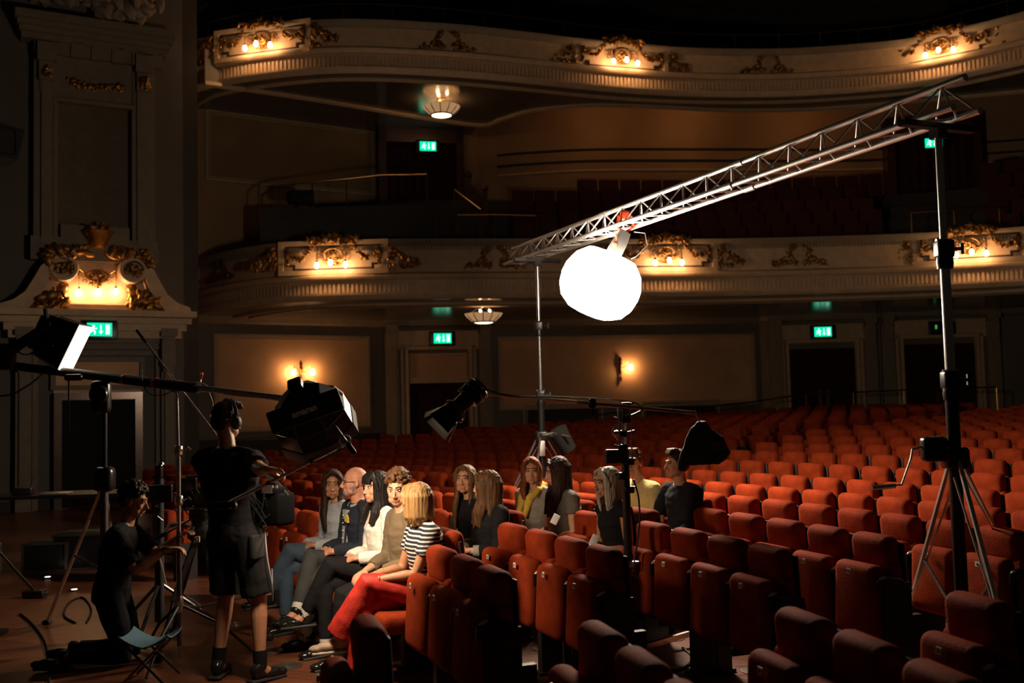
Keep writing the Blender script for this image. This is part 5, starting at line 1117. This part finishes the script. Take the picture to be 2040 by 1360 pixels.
blues = cloth('pale_blue_shirt', (.34, .36, .38)); beige = cloth('beige_jersey', (.15, .105, .058)); greyb = cloth('grey_blazer', (.26, .23, .19)); grey2 = cloth('grey_tee', (.13, .12, .10)); yel = cloth('yellow', (.62, .42, .06)); yell = cloth('pale_yellow_shirt', (.70, .60, .24)); dks = cloth('dark_shirt', (.020, .021, .026)); shoeb = mat('black_leather', (.012, .011, .010), .2); soleb = mat('dark_sole', (.02, .02, .02), .6); shoec = mat('beige_trainer', (.35, .25, .17), .6); solew = mat('pale_sole', (.5, .45, .38), .6); sockw = cloth('white_sock', (.6, .55, .48)); stripe = stripe_mat()
def wristband(m, n='L', r=.028, f=.93, name='wristband'):
    def fn(t, A, P):
        sh, el, wr_ = A[n]; c = el.lerp(wr_, f); d = (wr_ - el).normalized(); a = d.orthogonal().normalized(); b_ = d.cross(a); MB().tube([c + (a * math.cos(q) + b_ * math.sin(q)) * r for q in [2 * PI * k / 16 for k in range(16)]], .006, 6, closed=True).build(name, m, t)
    return fn
def collar(t, P, m, r=.072, name='collar', open_=True):
    nk = P['neck']; MB().tube([nk + V((r * math.sin(a), r * math.cos(a) * .95 + .0, -.005 - .03 * max(0, math.cos(a)))) for a in [.35 + (2 * PI - .7) * k / 18 for k in range(19)]], [.012] * 19, 6, sq=(1, 1.6)).build(name, m, t)
# --- front row
p, rz = place('A'); person('woman with blonde bob, black and white striped top and wide red trousers', p, rz, seated((.02, .06), yaw=-58, pitch=-4, hands=((-.02, .36, .13), (.12, .34, .14)), cross='L', h=1.0, pel=(0, .05), feet=None), 'tan', stripe, redt, (shoec, solew), ('bob', 'blonde', .15), seed=1, sleeve=.55, leg_len=1.93, flare=.055, extras=wristband(redp, 'L', .029, .95, 'red_wristband'))
p, rz = place('B'); P_ = seated((.0, .045), yaw=52, pitch=-8, hands='lap', h=1.08, pel=(0, .035))
person('young man with curly brown hair and a beige jersey, turned towards the camera', p, rz, P_, 'fair', beige, blk, (shoeb, soleb), ('curly', 'brown'), True, seed=2, sleeve=1.75, leg_len=1.93, extras=wristband(blackr, 'L', .031, .95, 'watch_strap'))
def exC(t, A, P): collar(t, P, whites); MB().tube([P['neck'] + V((-.03, .075, -.02)), P['chest'] + V((0, .128, .03)), P['neck'] + V((.03, .075, -.02))], .006, 6).build('open_neckline', SK['fair'], t)
p, rz = place('C'); person('woman with long black hair and fringe in a white blouse, profile to the left', p, rz, seated((0, .05), yaw=12, pitch=2, hands='clasp', cross='L', h=1.05, pel=(0, .03)), 'fair', whites, blk, (shoeb, soleb, sockw), ('long', 'black', .27, 'fringe'), seed=3, sleeve=1.85, leg_len=1.9, handspec=clasp, extras=exC)
def exD(t, A, P):
    H = P['head']; collar(t, P, blues, .08); m = MB()
    for s in (-1, 1): m.tube([H @ V((s * .030 + .021 * math.cos(a), .094 - .010 * abs(math.cos(a)), .004 + .017 * math.sin(a))) for a in [2 * PI * k / 14 for k in range(14)]], .0018, 5, closed=True); m.tube([H @ V((s * .052, .086, .008)), H @ V((s * .078, .02, .006)), H @ V((s * .080, -.012, .0))], .0018, 5)
    m.tube([H @ V((-.009, .098, .008)), H @ V((.009, .098, .008))], .0018, 5); m.build('glasses', black, t)
    m = MB().ell(H @ V((0, .050, -.085)), (.046, .040, .034), 12, H.to_3x3()).ell(H @ V((-.045, .02, -.06)), (.022, .04, .04), 10, H.to_3x3()).ell(H @ V((.045, .02, -.06)), (.022, .04, .04), 10, H.to_3x3()).tube([H @ V((-.024, .086, -.053)), H @ V((0, .093, -.050)), H @ V((.024, .086, -.053))], .006, 6, rnd=True); me = remesh(m, .005, 1, .002, (90, 90, 90), 1, 'beard'); me.materials.append(HR['stubble']); link('beard', me, t)
    c = P['chest'] + V((-.085, .142, .03)); MB().add([(-.032, 0, -.02), (.03, 0, -.012), (.036, .0, .022), (.0, -.004, .042), (-.036, .002, .018), (-.03, .014, -.02), (.03, .014, -.012), (.036, .014, .022), (.0, .012, .042), (-.036, .014, .018)], [(0, 1, 2, 3, 4), (9, 8, 7, 6, 5), (0, 5, 6, 1), (1, 6, 7, 2), (2, 7, 8, 3), (3, 8, 9, 4), (4, 9, 5, 0)], M=Matrix.Translation(c)).build('pocket_square', yel, t)
    m = MB(); cc = P['chest']; up = P['neck'] - cc
    m.add([cc + V((-.05, .13, .10)), cc + V((.05, .13, .10)), cc + V((.018, .155, -.22)), cc + V((-.018, .155, -.22)), cc + V((-.05, .10, .10)), cc + V((.05, .10, .10)), cc + V((.018, .12, -.22)), cc + V((-.018, .12, -.22))], [(0, 1, 2, 3), (7, 6, 5, 4), (0, 4, 5, 1), (1, 5, 6, 2), (2, 6, 7, 3), (3, 7, 4, 0)]); m.build('shirt_front', blues, t, False)
    m = MB()
    for s in (-1, 1): m.tube([P['neck'] + V((s * .07, -.01, .0)), P['neck'] + V((s * .062, .07, -.04)), cc + V((s * .060, .135, .06)), cc + V((s * .024, .152, -.20))], [.016, .02, .022, .008], 6, sq=(1, .45))
    m.build('lapel', navy, t)
    for k in range(5): MB().ell(cc + V((0, .145 + .003 * k, .06 - .06 * k)), .006, 6).build('button', whitep, t)
p, rz = place('D'); person('bald bearded man in glasses, dark blazer with a yellow pocket square, facing left', p, rz, seated((0, .03), yaw=-12, pitch=0, hands='clasp', cross='R', h=1.08, pel=(0, .05)), 'ruddy', navy, greyt, (shoeb, soleb, sockw), None, True, seed=4, sleeve=1.88, leg_len=1.85, handspec=clasp, extras=exD, belly=.02)
p, rz = place('E'); person('woman with very long brown hair in pale blue shirt and jeans', p, rz, seated((.0, .04), yaw=66, pitch=-2, hands='clasp', cross='L', h=1.0, pel=(0, .04), twist=12), 'tan', blues, denim, (shoeb, soleb), ('long', 'darkbrown', .36), seed=5, sleeve=1.9, leg_len=1.85, handspec=clasp, extras=lambda t, A, P: collar(t, P, blues))
# --- second row pair
p, rz = place('F'); person('woman with long wavy dark blonde hair in a black top, beside the blazer woman', p, rz, seated((.02, .05), yaw=44, pitch=6, hands='clasp', h=1.03, pel=(0, -.01)), 'tan', blk, blk, (shoeb, soleb), ('long', 'darkblonde', .40), seed=6, sleeve=.7, leg_len=1.9)
def exG(t, A, P):
    nk = P['neck']; MB().tube([nk + V((.055 * math.sin(a), .065 * math.cos(a) + .01, -.02 - .035 * max(0, math.cos(a)))) for a in [2 * PI * k / 20 for k in range(20)]], .005, 5, closed=True).build('gold_necklace', brass, t)
    for n in 'LR': sh, el, wr_ = A[n]; MB().tube([el.lerp(wr_, .60), el.lerp(wr_, .80)], [.046, .043], 12).build('turned_cuff', greyb, t)
p, rz = place('G'); person('woman in a black blazer with turned up pale cuffs, long straight hair, facing her neighbour', p, rz, seated((-.02, .05), yaw=-50, pitch=0, hands='clasp', h=1.0, pel=(0, .06)), 'fair', blk, blk, (shoeb, soleb), ('long', 'darkblonde', .30), seed=7, sleeve=1.62, leg_len=1.9, handspec=clasp, extras=exG, tinf=.017)
# --- third row
p, rz = place('H'); P_ = seated((0, .10), yaw=4, pitch=0, hands='clasp', h=1.02, pel=(0, .12)); person('older woman with shoulder length grey hair in a black sleeveless top, profile to the left', p, rz, P_, 'tan', blk, blk, (shoeb, soleb), ('bob', 'grey', .21), seed=8, sleeve=0, leg_len=1.9)
p, rz = place('I'); person('woman with long dark brown hair in a grey short sleeved tee, face turned away', p, rz, seated((0, .07), yaw=-20, pitch=-12, hands='lap', h=1.08, pel=(0, .06)), 'fair', grey2, blk, (shoeb, soleb), ('long', 'darkbrown', .36), seed=9, sleeve=.45, leg_len=1.9)
def exJ(t, A, P):
    nk = P['neck']; m = MB().tube([nk + V((-.05, .15, -.22)), nk + V((-.07, .11, -.08)), nk + V((-.075, .02, -.0)), nk + V((-.05, -.06, .03)), nk + V((.05, -.06, .03)), nk + V((.075, .02, .0)), nk + V((.06, .11, -.08)), nk + V((.02, .16, -.22)), nk + V((.0, .17, -.34))], [.025, .036, .036, .034, .034, .036, .038, .034, .024], 8, rnd=True); clothmesh('scarf', m, yel, t, .007, 1, .008, (20, 20, 20), 3)
p, rz = place('J'); person('woman with reddish blonde hair, mustard scarf and light grey blazer, behind the others', p, rz, seated((.02, .05), yaw=58, pitch=-2, hands='lap', h=1.05, pel=(0, .04), twist=25), 'fair', greyb, blk, (shoeb, soleb), ('long', 'auburn', .24), seed=10, sleeve=1.9, leg_len=1.9, extras=exJ)
# --- fourth row
p, rz = place('K'); person('man with short dark hair in a dark shirt, arm along the seat backs', p, rz, seated((-.0, .05), yaw=-16, pitch=0, hands=((-.1, .27, .1), (.34, .30, .24)), h=1.14, pel=(0, .04)), 'fair', dks, blk, (shoeb, soleb), ('short', 'darkbrown'), True, seed=11, sleeve=1.45, leg_len=1.9)
def exL(t, A, P):
    H = P['head']; m = MB()
    for s in (-1, 1): m.tube([H @ V((s * .030 + .022 * math.cos(a), .094, .004 + .018 * math.sin(a))) for a in [2 * PI * k / 12 for k in range(12)]], .002, 5, closed=True)
    m.build('glasses', black, t)
p, rz = place('L'); person('person in a pale yellow shirt half hidden behind the aisle boom stand', p, rz, seated((.14, .06), yaw=40, pitch=-2, hands='lap', h=1.12, pel=(0, .05)), 'fair', yell, greyt, (shoeb, soleb), ('short', 'brown'), True, seed=12, sleeve=1.4, leg_len=1.9, extras=exL)
# ================================================================ crew
def toloc(t_loc, rz, sc, p): return (Matrix.Rotation(-rz, 4, 'Z') @ (V(p) - V(t_loc))) / sc
SMB = atZ(470, 1356, 0); SRZ = math.radians(-24); SSC = 1.065
PD0, PD1 = atY(452, 1003, 6.45), atY(690, 884, 6.15)
hnd = PD0.lerp(PD1, .47)
hl = toloc(SMB, SRZ, SSC, hnd)
P_ = {'pel': V((0, 0, .95)), 'chest': V((-.045, .0, 1.28)), 'neck': V((-.085, .03, 1.475)), 'shx': V((1, .05, -.02)), 'head': headM((-.118, .075, 1.655), -10, -6),
      'wrR': hl + V((-.08, -.02, .03)), 'wrL': V((-.10, .36, 1.12)), 'anL': V((-.16, .02, .09)), 'anR': V((.17, .03, .09)), 'elpR': V((.6, -.4, -.8)), 'elpL': V((-.5, -.3, -.8)), 'knpL': V((-.1, 1, 0)), 'knpR': V((.1, 1, 0)), 'ftL': V((-.21, .14, .03)), 'ftR': V((.20, .14, .03))}
def exS(t, A, P):
    H = P['head']; R = H.to_3x3()
    m = MB().tube([H @ V((.094 * math.sin(a), -.01, .03 + .118 * math.cos(a))) for a in [-1.55 + 3.1 * k / 14 for k in range(15)]], .009, 6, sq=(1, 1.6)); hp_ = m.build('headphones', black, t)
    for s in (-1, 1): mm = MB().ell(H @ V((s * .098, -.005, -.01)), (.026, .042, .048), 12, R).ell(H @ V((s * .112, -.005, -.01)), (.016, .028, .032), 10, R); mm.build('ear_cup', blackr, hp_)
    sh, el, wr_ = A['R']; d = (wr_ - el).normalized()
    m = MB()
    for s in (-1, 1): m.tube([V((s * .10 - .08, .06, 1.47)), V((s * .12 - .08, -.07, 1.44)), V((s * .07 - .05, -.14, 1.25)), V((s * -.03 - .03, -.135, 1.10))], .016, 6, sq=(1.3, .4))
    m.build('harness_strap', blackr, t)
    MB().tube(spline([V((.20, .05, .98)), V((.24, .02, .80)), V((.26, .04, .62)), V((.22, .1, .50)), V((.20, .12, .70))], 5), .004, 5).build('coiled_cable', greyf, t)
    MB().rbox((.19, -.02, .86), (.05, .12, .16), .02).build('belt_pouch', blackm, t)
person('man standing back to camera in black shirt, shorts and headphones, holding a boom pole', SMB, SRZ, P_, 'tan', blk, cloth('black_shorts', (.016, .015, .015)), (shoeb, soleb, blk), ('short', 'darkbrown'), True, seed=21, sc=SSC, w=1.17, tinf=.017, belly=.02, sleeve=.62, leg_len=.93, flare=.006, extras=exS, face=False, handspec={'R': dict(f=V((.75, .5, -.1)), p=V((.2, -.2, -1)), curl=.8)})
t = thing('boom_pole', 'thin shiny boom pole with a small microphone held by the standing sound man', 'microphone', PD0); d = PD1 - PD0
MB().tube([(0, 0, 0), d * .36], .0125, 8).build('pole_section', alu, t); MB().tube([d * .36, d * .72], .010, 8).build('pole_section', alu, t); MB().tube([d * .72, d], .008, 8).build('pole_section', alu, t)
for f_ in (.36, .72): MB().tube([d * (f_ - .012), d * (f_ + .012)], .015, 8).build('locking_ring', black, t)
MB().rbox((-.03, 0, -.01), (.12, .06, .05), .015).ell((.05, -.02, -.01), .025, 8).build('pole_butt', black, t)
ma, mb_ = atY(668, 850, 6.12) - PD0, atY(703, 898, 6.12) - PD0
MB().tube([ma, mb_], .010, 10, rnd=True).build('microphone', aludk, t); MB().tube([mb_.lerp(ma, .22), mb_ + (mb_ - ma) * .05], .017, 10, rnd=True).build('foam_tip', blackr, t)
c_ = ma.lerp(mb_, .55); MB().tube([d, c_ + V((.03, -.0, -.02)), c_], .008, 6).tube([c_ + V((.035 * math.cos(a), .0, .035 * math.sin(a))) for a in [2 * PI * k / 14 for k in range(14)]], .004, 5, closed=True).build('shock_mount', chrome, t)
MB().tube(spline([d, d + V((-.05, 0, .05)), d + V((-.13, 0, .03)), d + V((-.11, 0, -.06)), d + V((-.03, 0, -.02))], 5), .003, 5).build('cable', blackr, t)
# mixer bag in front of him
bagm = mat('bag_nylon', (.002, .002, .002), .8, spec=.03)
q = atY(541, 1012, 6.95); t = thing('sound_mixer_bag', 'black sound mixer bag with knobs and cables slung in front of the sound man', 'bag', q, -.5); t.scale = (.86,) * 3
MB().rbox((0, 0, 0), (.34, .2, .26), .035).build('bag', bagm, t); MB().rbox((-.02, -.03, .145), (.30, .16, .05), .015).build('mixer', bagm, t)
m = MB()
for k in range(7): m.lathe([(.012, 0), (.010, .022)], 8, Matrix.Translation((-.15 + .045 * k, -.07, .168)))
m.build('knobs', chrome, t)
r_ = random.Random(8)
for k in range(7):
    a = V((r_.uniform(-.17, .17), -.10, r_.uniform(-.05, .13))); MB().tube(spline([a, a + V((r_.uniform(-.08, .08), -.05, .08)), a + V((r_.uniform(-.12, .12), -.04, -.10)), a + V((r_.uniform(-.1, .1), 0, -.05))], 5), .005, 5).build('cable', black, t)
for k in range(2): MB().tube([(.17 * (1 - 2 * k), .0, .1), (.16 * (1 - 2 * k) - .10, .02, .19), (.1 * (1 - 2 * k) - .22, .06, .26)], .010, 6, sq=(1.6, .4)).build('strap', blackr, t)
MB().box((.06, -.115, .16), (.10, .012, .06)).build('display', mat('display_dim', (.02, .02, .02), .2, emit=(.6, .2, .1), es=.05), t)
# kneeling camera operator
KB = atY(222, 1290, 7.55); KB.z = 0; KRZ = math.radians(-82); hw = toloc(KB, KRZ, 1, atY(328, 1098, 7.45))
P_ = {'pel': V((0, 0, .50)), 'chest': V((0, .05, .82)), 'neck': V((0, .10, .99)), 'shx': V((1, 0, 0)), 'head': headM((0, .16, 1.155), -4, -12), 'wrR': hw, 'wrL': hw + V((-.16, .06, .06)), 'anL': V((-.14, -.30, .09)), 'anR': V((.14, -.30, .09)), 'knpL': V((0, 1, -.4)), 'knpR': V((0, 1, -.4)), 'ftL': V((-.15, -.36, .04)), 'ftR': V((.15, -.36, .04))}
def exK(t, A, P): sh, el, wr_ = A['R']; c = el.lerp(wr_, .93); MB().tube([c - (wr_ - el).normalized() * .014, c + (wr_ - el).normalized() * .014], .034, 12).build('wristwatch', aludk, t)
person('kneeling man with curly dark hair in black t-shirt, reaching towards the video camera', KB, KRZ, P_, 'tan', blk, blk, (shoeb, soleb), ('curly', 'darkbrown'), True, seed=22, sc=1.02, sleeve=.85, leg_len=1.9, extras=exK, handspec={'R': dict(f=V((0, 1, .05)), p=V((0, .1, -1)), curl=.5)})
# video camera on tripod
TB = atZ(388, 1300, 0); TB.y += .25; TB.x -= .03
t = thing('tripod', 'heavy black video tripod between the C-stand and the sound man', 'tripod', TB)
for i, a in enumerate((.2, 2.3, 4.4)):
    f = V((math.cos(a), math.sin(a), 0)); s_ = V((-f.y, f.x, 0)) * .03; l = MB().tube([f * .07 + V((0, 0, .82)), f * .34 + V((0, 0, .40))], .024, 6, sq=(1, 1.5)).tube([f * .32 + V((0, 0, .43)), f * .52 + V((0, 0, .04))], .018, 6).build('leg', black, t); MB().rbox(f * .52 + V((0, 0, .03)), (.07, .07, .06), .02).build('foot', blackr, l); MB().tube([V((0, 0, .30)), f * .36 + V((0, 0, .36))], .010, 6).build('spreader', aludk, l)
MB().lathe([(.05, .80), (.10, .84), (.10, .90), (.06, .93), (.06, .98), (.09, 1.0)], 16).build('bowl', black, t); MB().rbox((0, 0, 1.02), (.14, .16, .09), .02).build('fluid_head', black, t); MB().tube([(-.05, .02, 1.0), (-.34, -.04, .84)], .010, 6).tube([(-.26, -.02, .885), (-.36, -.045, .83)], .016, 8).build('pan_handle', black, t)
t = thing('video_camera', 'black video camera rig with hoops of cable and a small letter plate, on the tripod', 'camera', TB + V((0, 0, 1.07)), -.25)
MB().rbox((0, 0, .09), (.34, .14, .17), .03).build('body', black, t); MB().lathe([(.055, 0), (.06, .06), (.052, .13), (.065, .15), (.068, .19)], 18, Matrix.Translation((.16, 0, .09)) @ Matrix.Rotation(PI / 2, 4, 'Y')).build('lens', black, t)
MB().prism([(.34, -.02), (.46, -.05), (.46, .23), (.34, .19)], -.10, .10).build('matte_box', blackm, t, False)
MB().tube([(-.14, 0, .17), (-.12, 0, .25), (.1, 0, .25), (.13, 0, .17)], .012, 8).build('top_handle', black, t); MB().rbox((-.02, -.14, .20), (.15, .02, .10), .008).build('monitor', black, t)
m = MB(); m.tube([(-.2, -.05, -.01), (.42, -.05, -.01)], .008, 6).tube([(-.2, .05, -.01), (.42, .05, -.01)], .008, 6); m.build('rods', chrome, t)
r_ = random.Random(3)
for k in range(8):
    c = V((r_.uniform(-.18, .2), -.085, r_.uniform(.0, .2))); MB().tube(spline([c, c + V((.05, -.05, .07)), c + V((.11, -.04, .0)), c + V((.05, -.02, -.09)), c + V((-.02, 0, -.02))], 5), .004, 5).build('cable', black, t)
m = MB(); 
for k in range(6): m.ell((r_.uniform(-.15, .3), -.075, r_.uniform(.02, .18)), .012, 6)
m.build('knobs', chrome, t)
q = atY(393, 1074, TB.y - .12) - t.location; q = Matrix.Rotation(.25, 4, 'Z') @ q
pl = MB().box(q, (.042, .006, .042)).build('letter_plate', whitep, t, False); text('lettering', 'C', .045, black, pl, Matrix.Translation(q + V((0, -.005, 0))) @ Matrix.Rotation(PI / 2, 4, 'X'), .001, .001)
# second camera body behind the kneeling man's hands, on a black column
MS = atZ(318, 1262, 0); t = thing('monitor_stand', 'black column stand with a small monitor, in front of the kneeling man\'s hands', 'stand', MS)
MB().tube([(0, 0, .1), (0, 0, 1.28)], .038, 10).build('column', blackm, t)
for a in (.6, 2.6, 4.7): f = V((math.cos(a), math.sin(a), 0)); MB().tube([V((0, 0, .42)), f * .5 + V((0, 0, .02))], .015, 6).build('leg', black, t)
MB().rbox((.03, -.05, 1.16), (.20, .05, .15), .012).build('monitor', black, t); MB().rbox((0, 0, 1.34), (.06, .06, .12), .015).ell((.03, -.03, 1.40), .025, 8).ell((-.03, -.03, 1.30), .02, 8).build('mount', black, t)
m = MB(); m.tube([(.06, -.08, 1.02), (.02, -.1, .98), (.06, -.08, .94)], .006, 6).ell((.0, -.06, 1.06), .014, 6).ell((.04, -.06, 1.39), .012, 6); m.build('metal_fittings', chrome, t)
ts_ = [atZ(0, 0, 0)] if False else None
MB().tube([V((.0, -.1, .80)), V((.09, -.1, .42))], .008, 6).build('shiny_rod', alu, t)
# folding stool
ST = atZ(300, 1356, 0); ST.z = 0; t = thing('folding_stool', 'low folding stool with a sagging blue-grey cloth seat at the bottom left', 'stool', ST)
N = 9; vs = []
for i in range(N):
    for j in range(N):
        u_, v_ = i / (N - 1) - .5, j / (N - 1) - .5; vs.append((u_ * .34, v_ * .30, .315 - .055 * (1 - (2 * u_) ** 2) + .03 * (abs(2 * v_)) ** 3 * abs(2 * u_)))
vs += [(x, y, z - .012) for x, y, z in vs]; fs = []
for i in range(N - 1):
    for j in range(N - 1): a = i * N + j; fs += [(a, a + N, a + N + 1, a + 1), (a + N * N, a + 1 + N * N, a + N + 1 + N * N, a + N + N * N)]
rim = [i * N for i in range(N)] + [(N - 1) * N + j for j in range(1, N)] + [i * N + N - 1 for i in range(N - 2, -1, -1)] + [j for j in range(N - 2, 0, -1)]
fs += [(rim[k], rim[(k + 1) % len(rim)], rim[(k + 1) % len(rim)] + N * N, rim[k] + N * N) for k in range(len(rim))]
MB().add(vs, fs).build('seat_cloth', cloth('stool_blue', (.10, .20, .26)), t)
for x, y in ((-1, -1), (1, -1), (-1, 1), (1, 1)): MB().tube([(x * .16, y * .14, .315), (-x * .15, y * .15, .01)], .009, 6).build('leg', aludk if x > 0 else black, t)
# table, laptop and cases at far left
TP = atY(110, 982, 12.6); t = thing('table', 'dark folding table against the left wall, holding small gear', 'table', (TP.x, TP.y, 0), .1)
MB().box((0, 0, TP.z - .02), (1.9, .7, .04)).build('tabletop', black, t)
for x in (-.9, .9):
    for y in (-.3, .3): MB().tube([(x, y, 0), (x, y, TP.z - .03)], .02, 6).build('leg', aludk, t)
o = thing('laptop', 'closed silver laptop on the table at the left', 'laptop', (TP.x + .1, TP.y - .2, TP.z + .002), .1); MB().rbox((0, 0, .012), (.34, .24, .022), .008).build('body', alu, o)
o = thing('radio_set', 'small black radio units on the table at the left', 'electronics', (TP.x - .35, TP.y - .1, TP.z + .002), .2); MB().rbox((0, 0, .04), (.22, .16, .08), .015).build('body', black, o); MB().tube([(.08, .04, .08), (.10, .04, .2)], .006, 6).build('aerial', blackr, o)
for px, py, d_, sz, lb in ((205, 1128, 12.2, (1.0, .5, .42), 'wide black flight case on the floor beside the table'), (100, 1128, 12.0, (.5, .4, .34), 'smaller black flight case under the table end')):
    q = atY(px, py, d_); o = thing('flight_case', lb, 'case', (q.x, q.y, 0), .1); MB().rbox((0, 0, sz[2] / 2), sz, .02).build('box', black, o); MB().frame(-sz[0] / 2 - .005, sz[0] / 2 + .005, .005, sz[2] + .005, .025, -sz[1] / 2 - .008, -sz[1] / 2 + .02).build('metal_edging', aludk, o)
# small low stand with sloping arm at the far left
q = atZ(70, 1190, 0); o = thing('low_light_stand', 'low black stand with a sloping arm at the left edge of the floor', 'stand', q); MB().rbox((0, 0, .04), (.22, .14, .07), .02).build('base', black, o); MB().tube([(0, 0, .06), (-.22, 0, .30), (-.36, 0, .46)], .014, 6).build('arm', black, o); MB().rbox((-.42, 0, .40), (.08, .2, .3), .02).build('head', aludk, o)
# floor lights set flush in the stage boards
flm = glow('floor_led', (1, .8, .62), 3.0)
for px, py, lb in ((400, 1112, 'behind the tripod'), (323, 1152, 'beside the kneeling man\'s forearm'), (148, 1176, 'left of the kneeling man\'s back'), (95, 1151, 'farthest left')):
    q = atZ(px, py, .0); o = thing('floor_light', 'tiny round lit floor light %s' % lb, 'floor light', q, group='tiny floor lights'); MB().lathe([(.055, 0), (.055, .010), (.04, .012)], 16).build('rim', black, o); MB().lathe([(.032, .010), (.03, .016)], 14).build('lens', flm, o)
# cables on the floor
def cable(pts, lb, m=blackr, r=.009):
    P = [atZ(x, y, r) for x, y in pts]; o0 = P[0].copy(); t = MB().tube(spline([p - o0 for p in P], 8), r, 6).build('floor_cable', m); t.location = o0; tag(t, lb, 'cable')
cable([(40, 1222), (62, 1240), (88, 1275), (98, 1320), (97, 1372)], 'black cable curving over the floor at the far left')
cable([(1270, 1296), (1284, 1322), (1320, 1334), (1362, 1330), (1378, 1308), (1360, 1290)], 'black cable looping round the aisle boom stand')
cable([(1462, 1300), (1500, 1292), (1530, 1280)], 'black cable running right from the boom stand foot')
cable([(150, 1240), (128, 1225), (138, 1200), (165, 1190), (182, 1215), (172, 1240)], 'thin black cable coil behind the kneeling man')
cable([(1640, 1256), (1665, 1247), (1700, 1243), (1735, 1250)], 'black cable on the dark floor at right')
# metal edge strip of the ramp by the tall stand
a, b = atZ(1808, 1190, .0), atZ(1915, 1222, .0); o = MB().box((0, 0, .03), ((b - a).length, .05, .06)).build('floor_edge_strip', aludk, None, False); o.location = (a + b) / 2; o.rotation_euler = (0, 0, math.atan2((b - a).y, (b - a).x)); tag(o, 'grey metal edge strip on the floor by the tall stand', 'trim')
# paper sheets held by two of the seated women
for px, py, d_, lb in ((1106, 1034, 8.0, 'folded white paper beside the dark haired woman in grey'), (1184, 1076, 7.35, 'white paper on the lap of the grey haired woman')):
    q = atY(px, py, d_); o = MB().rbox((0, 0, 0), (.055, .010, .08), .004, 2, Matrix.Rotation(.5, 3, 'Y')).build('paper_sheet', whitep); o.location = q; tag(o, lb, 'paper')
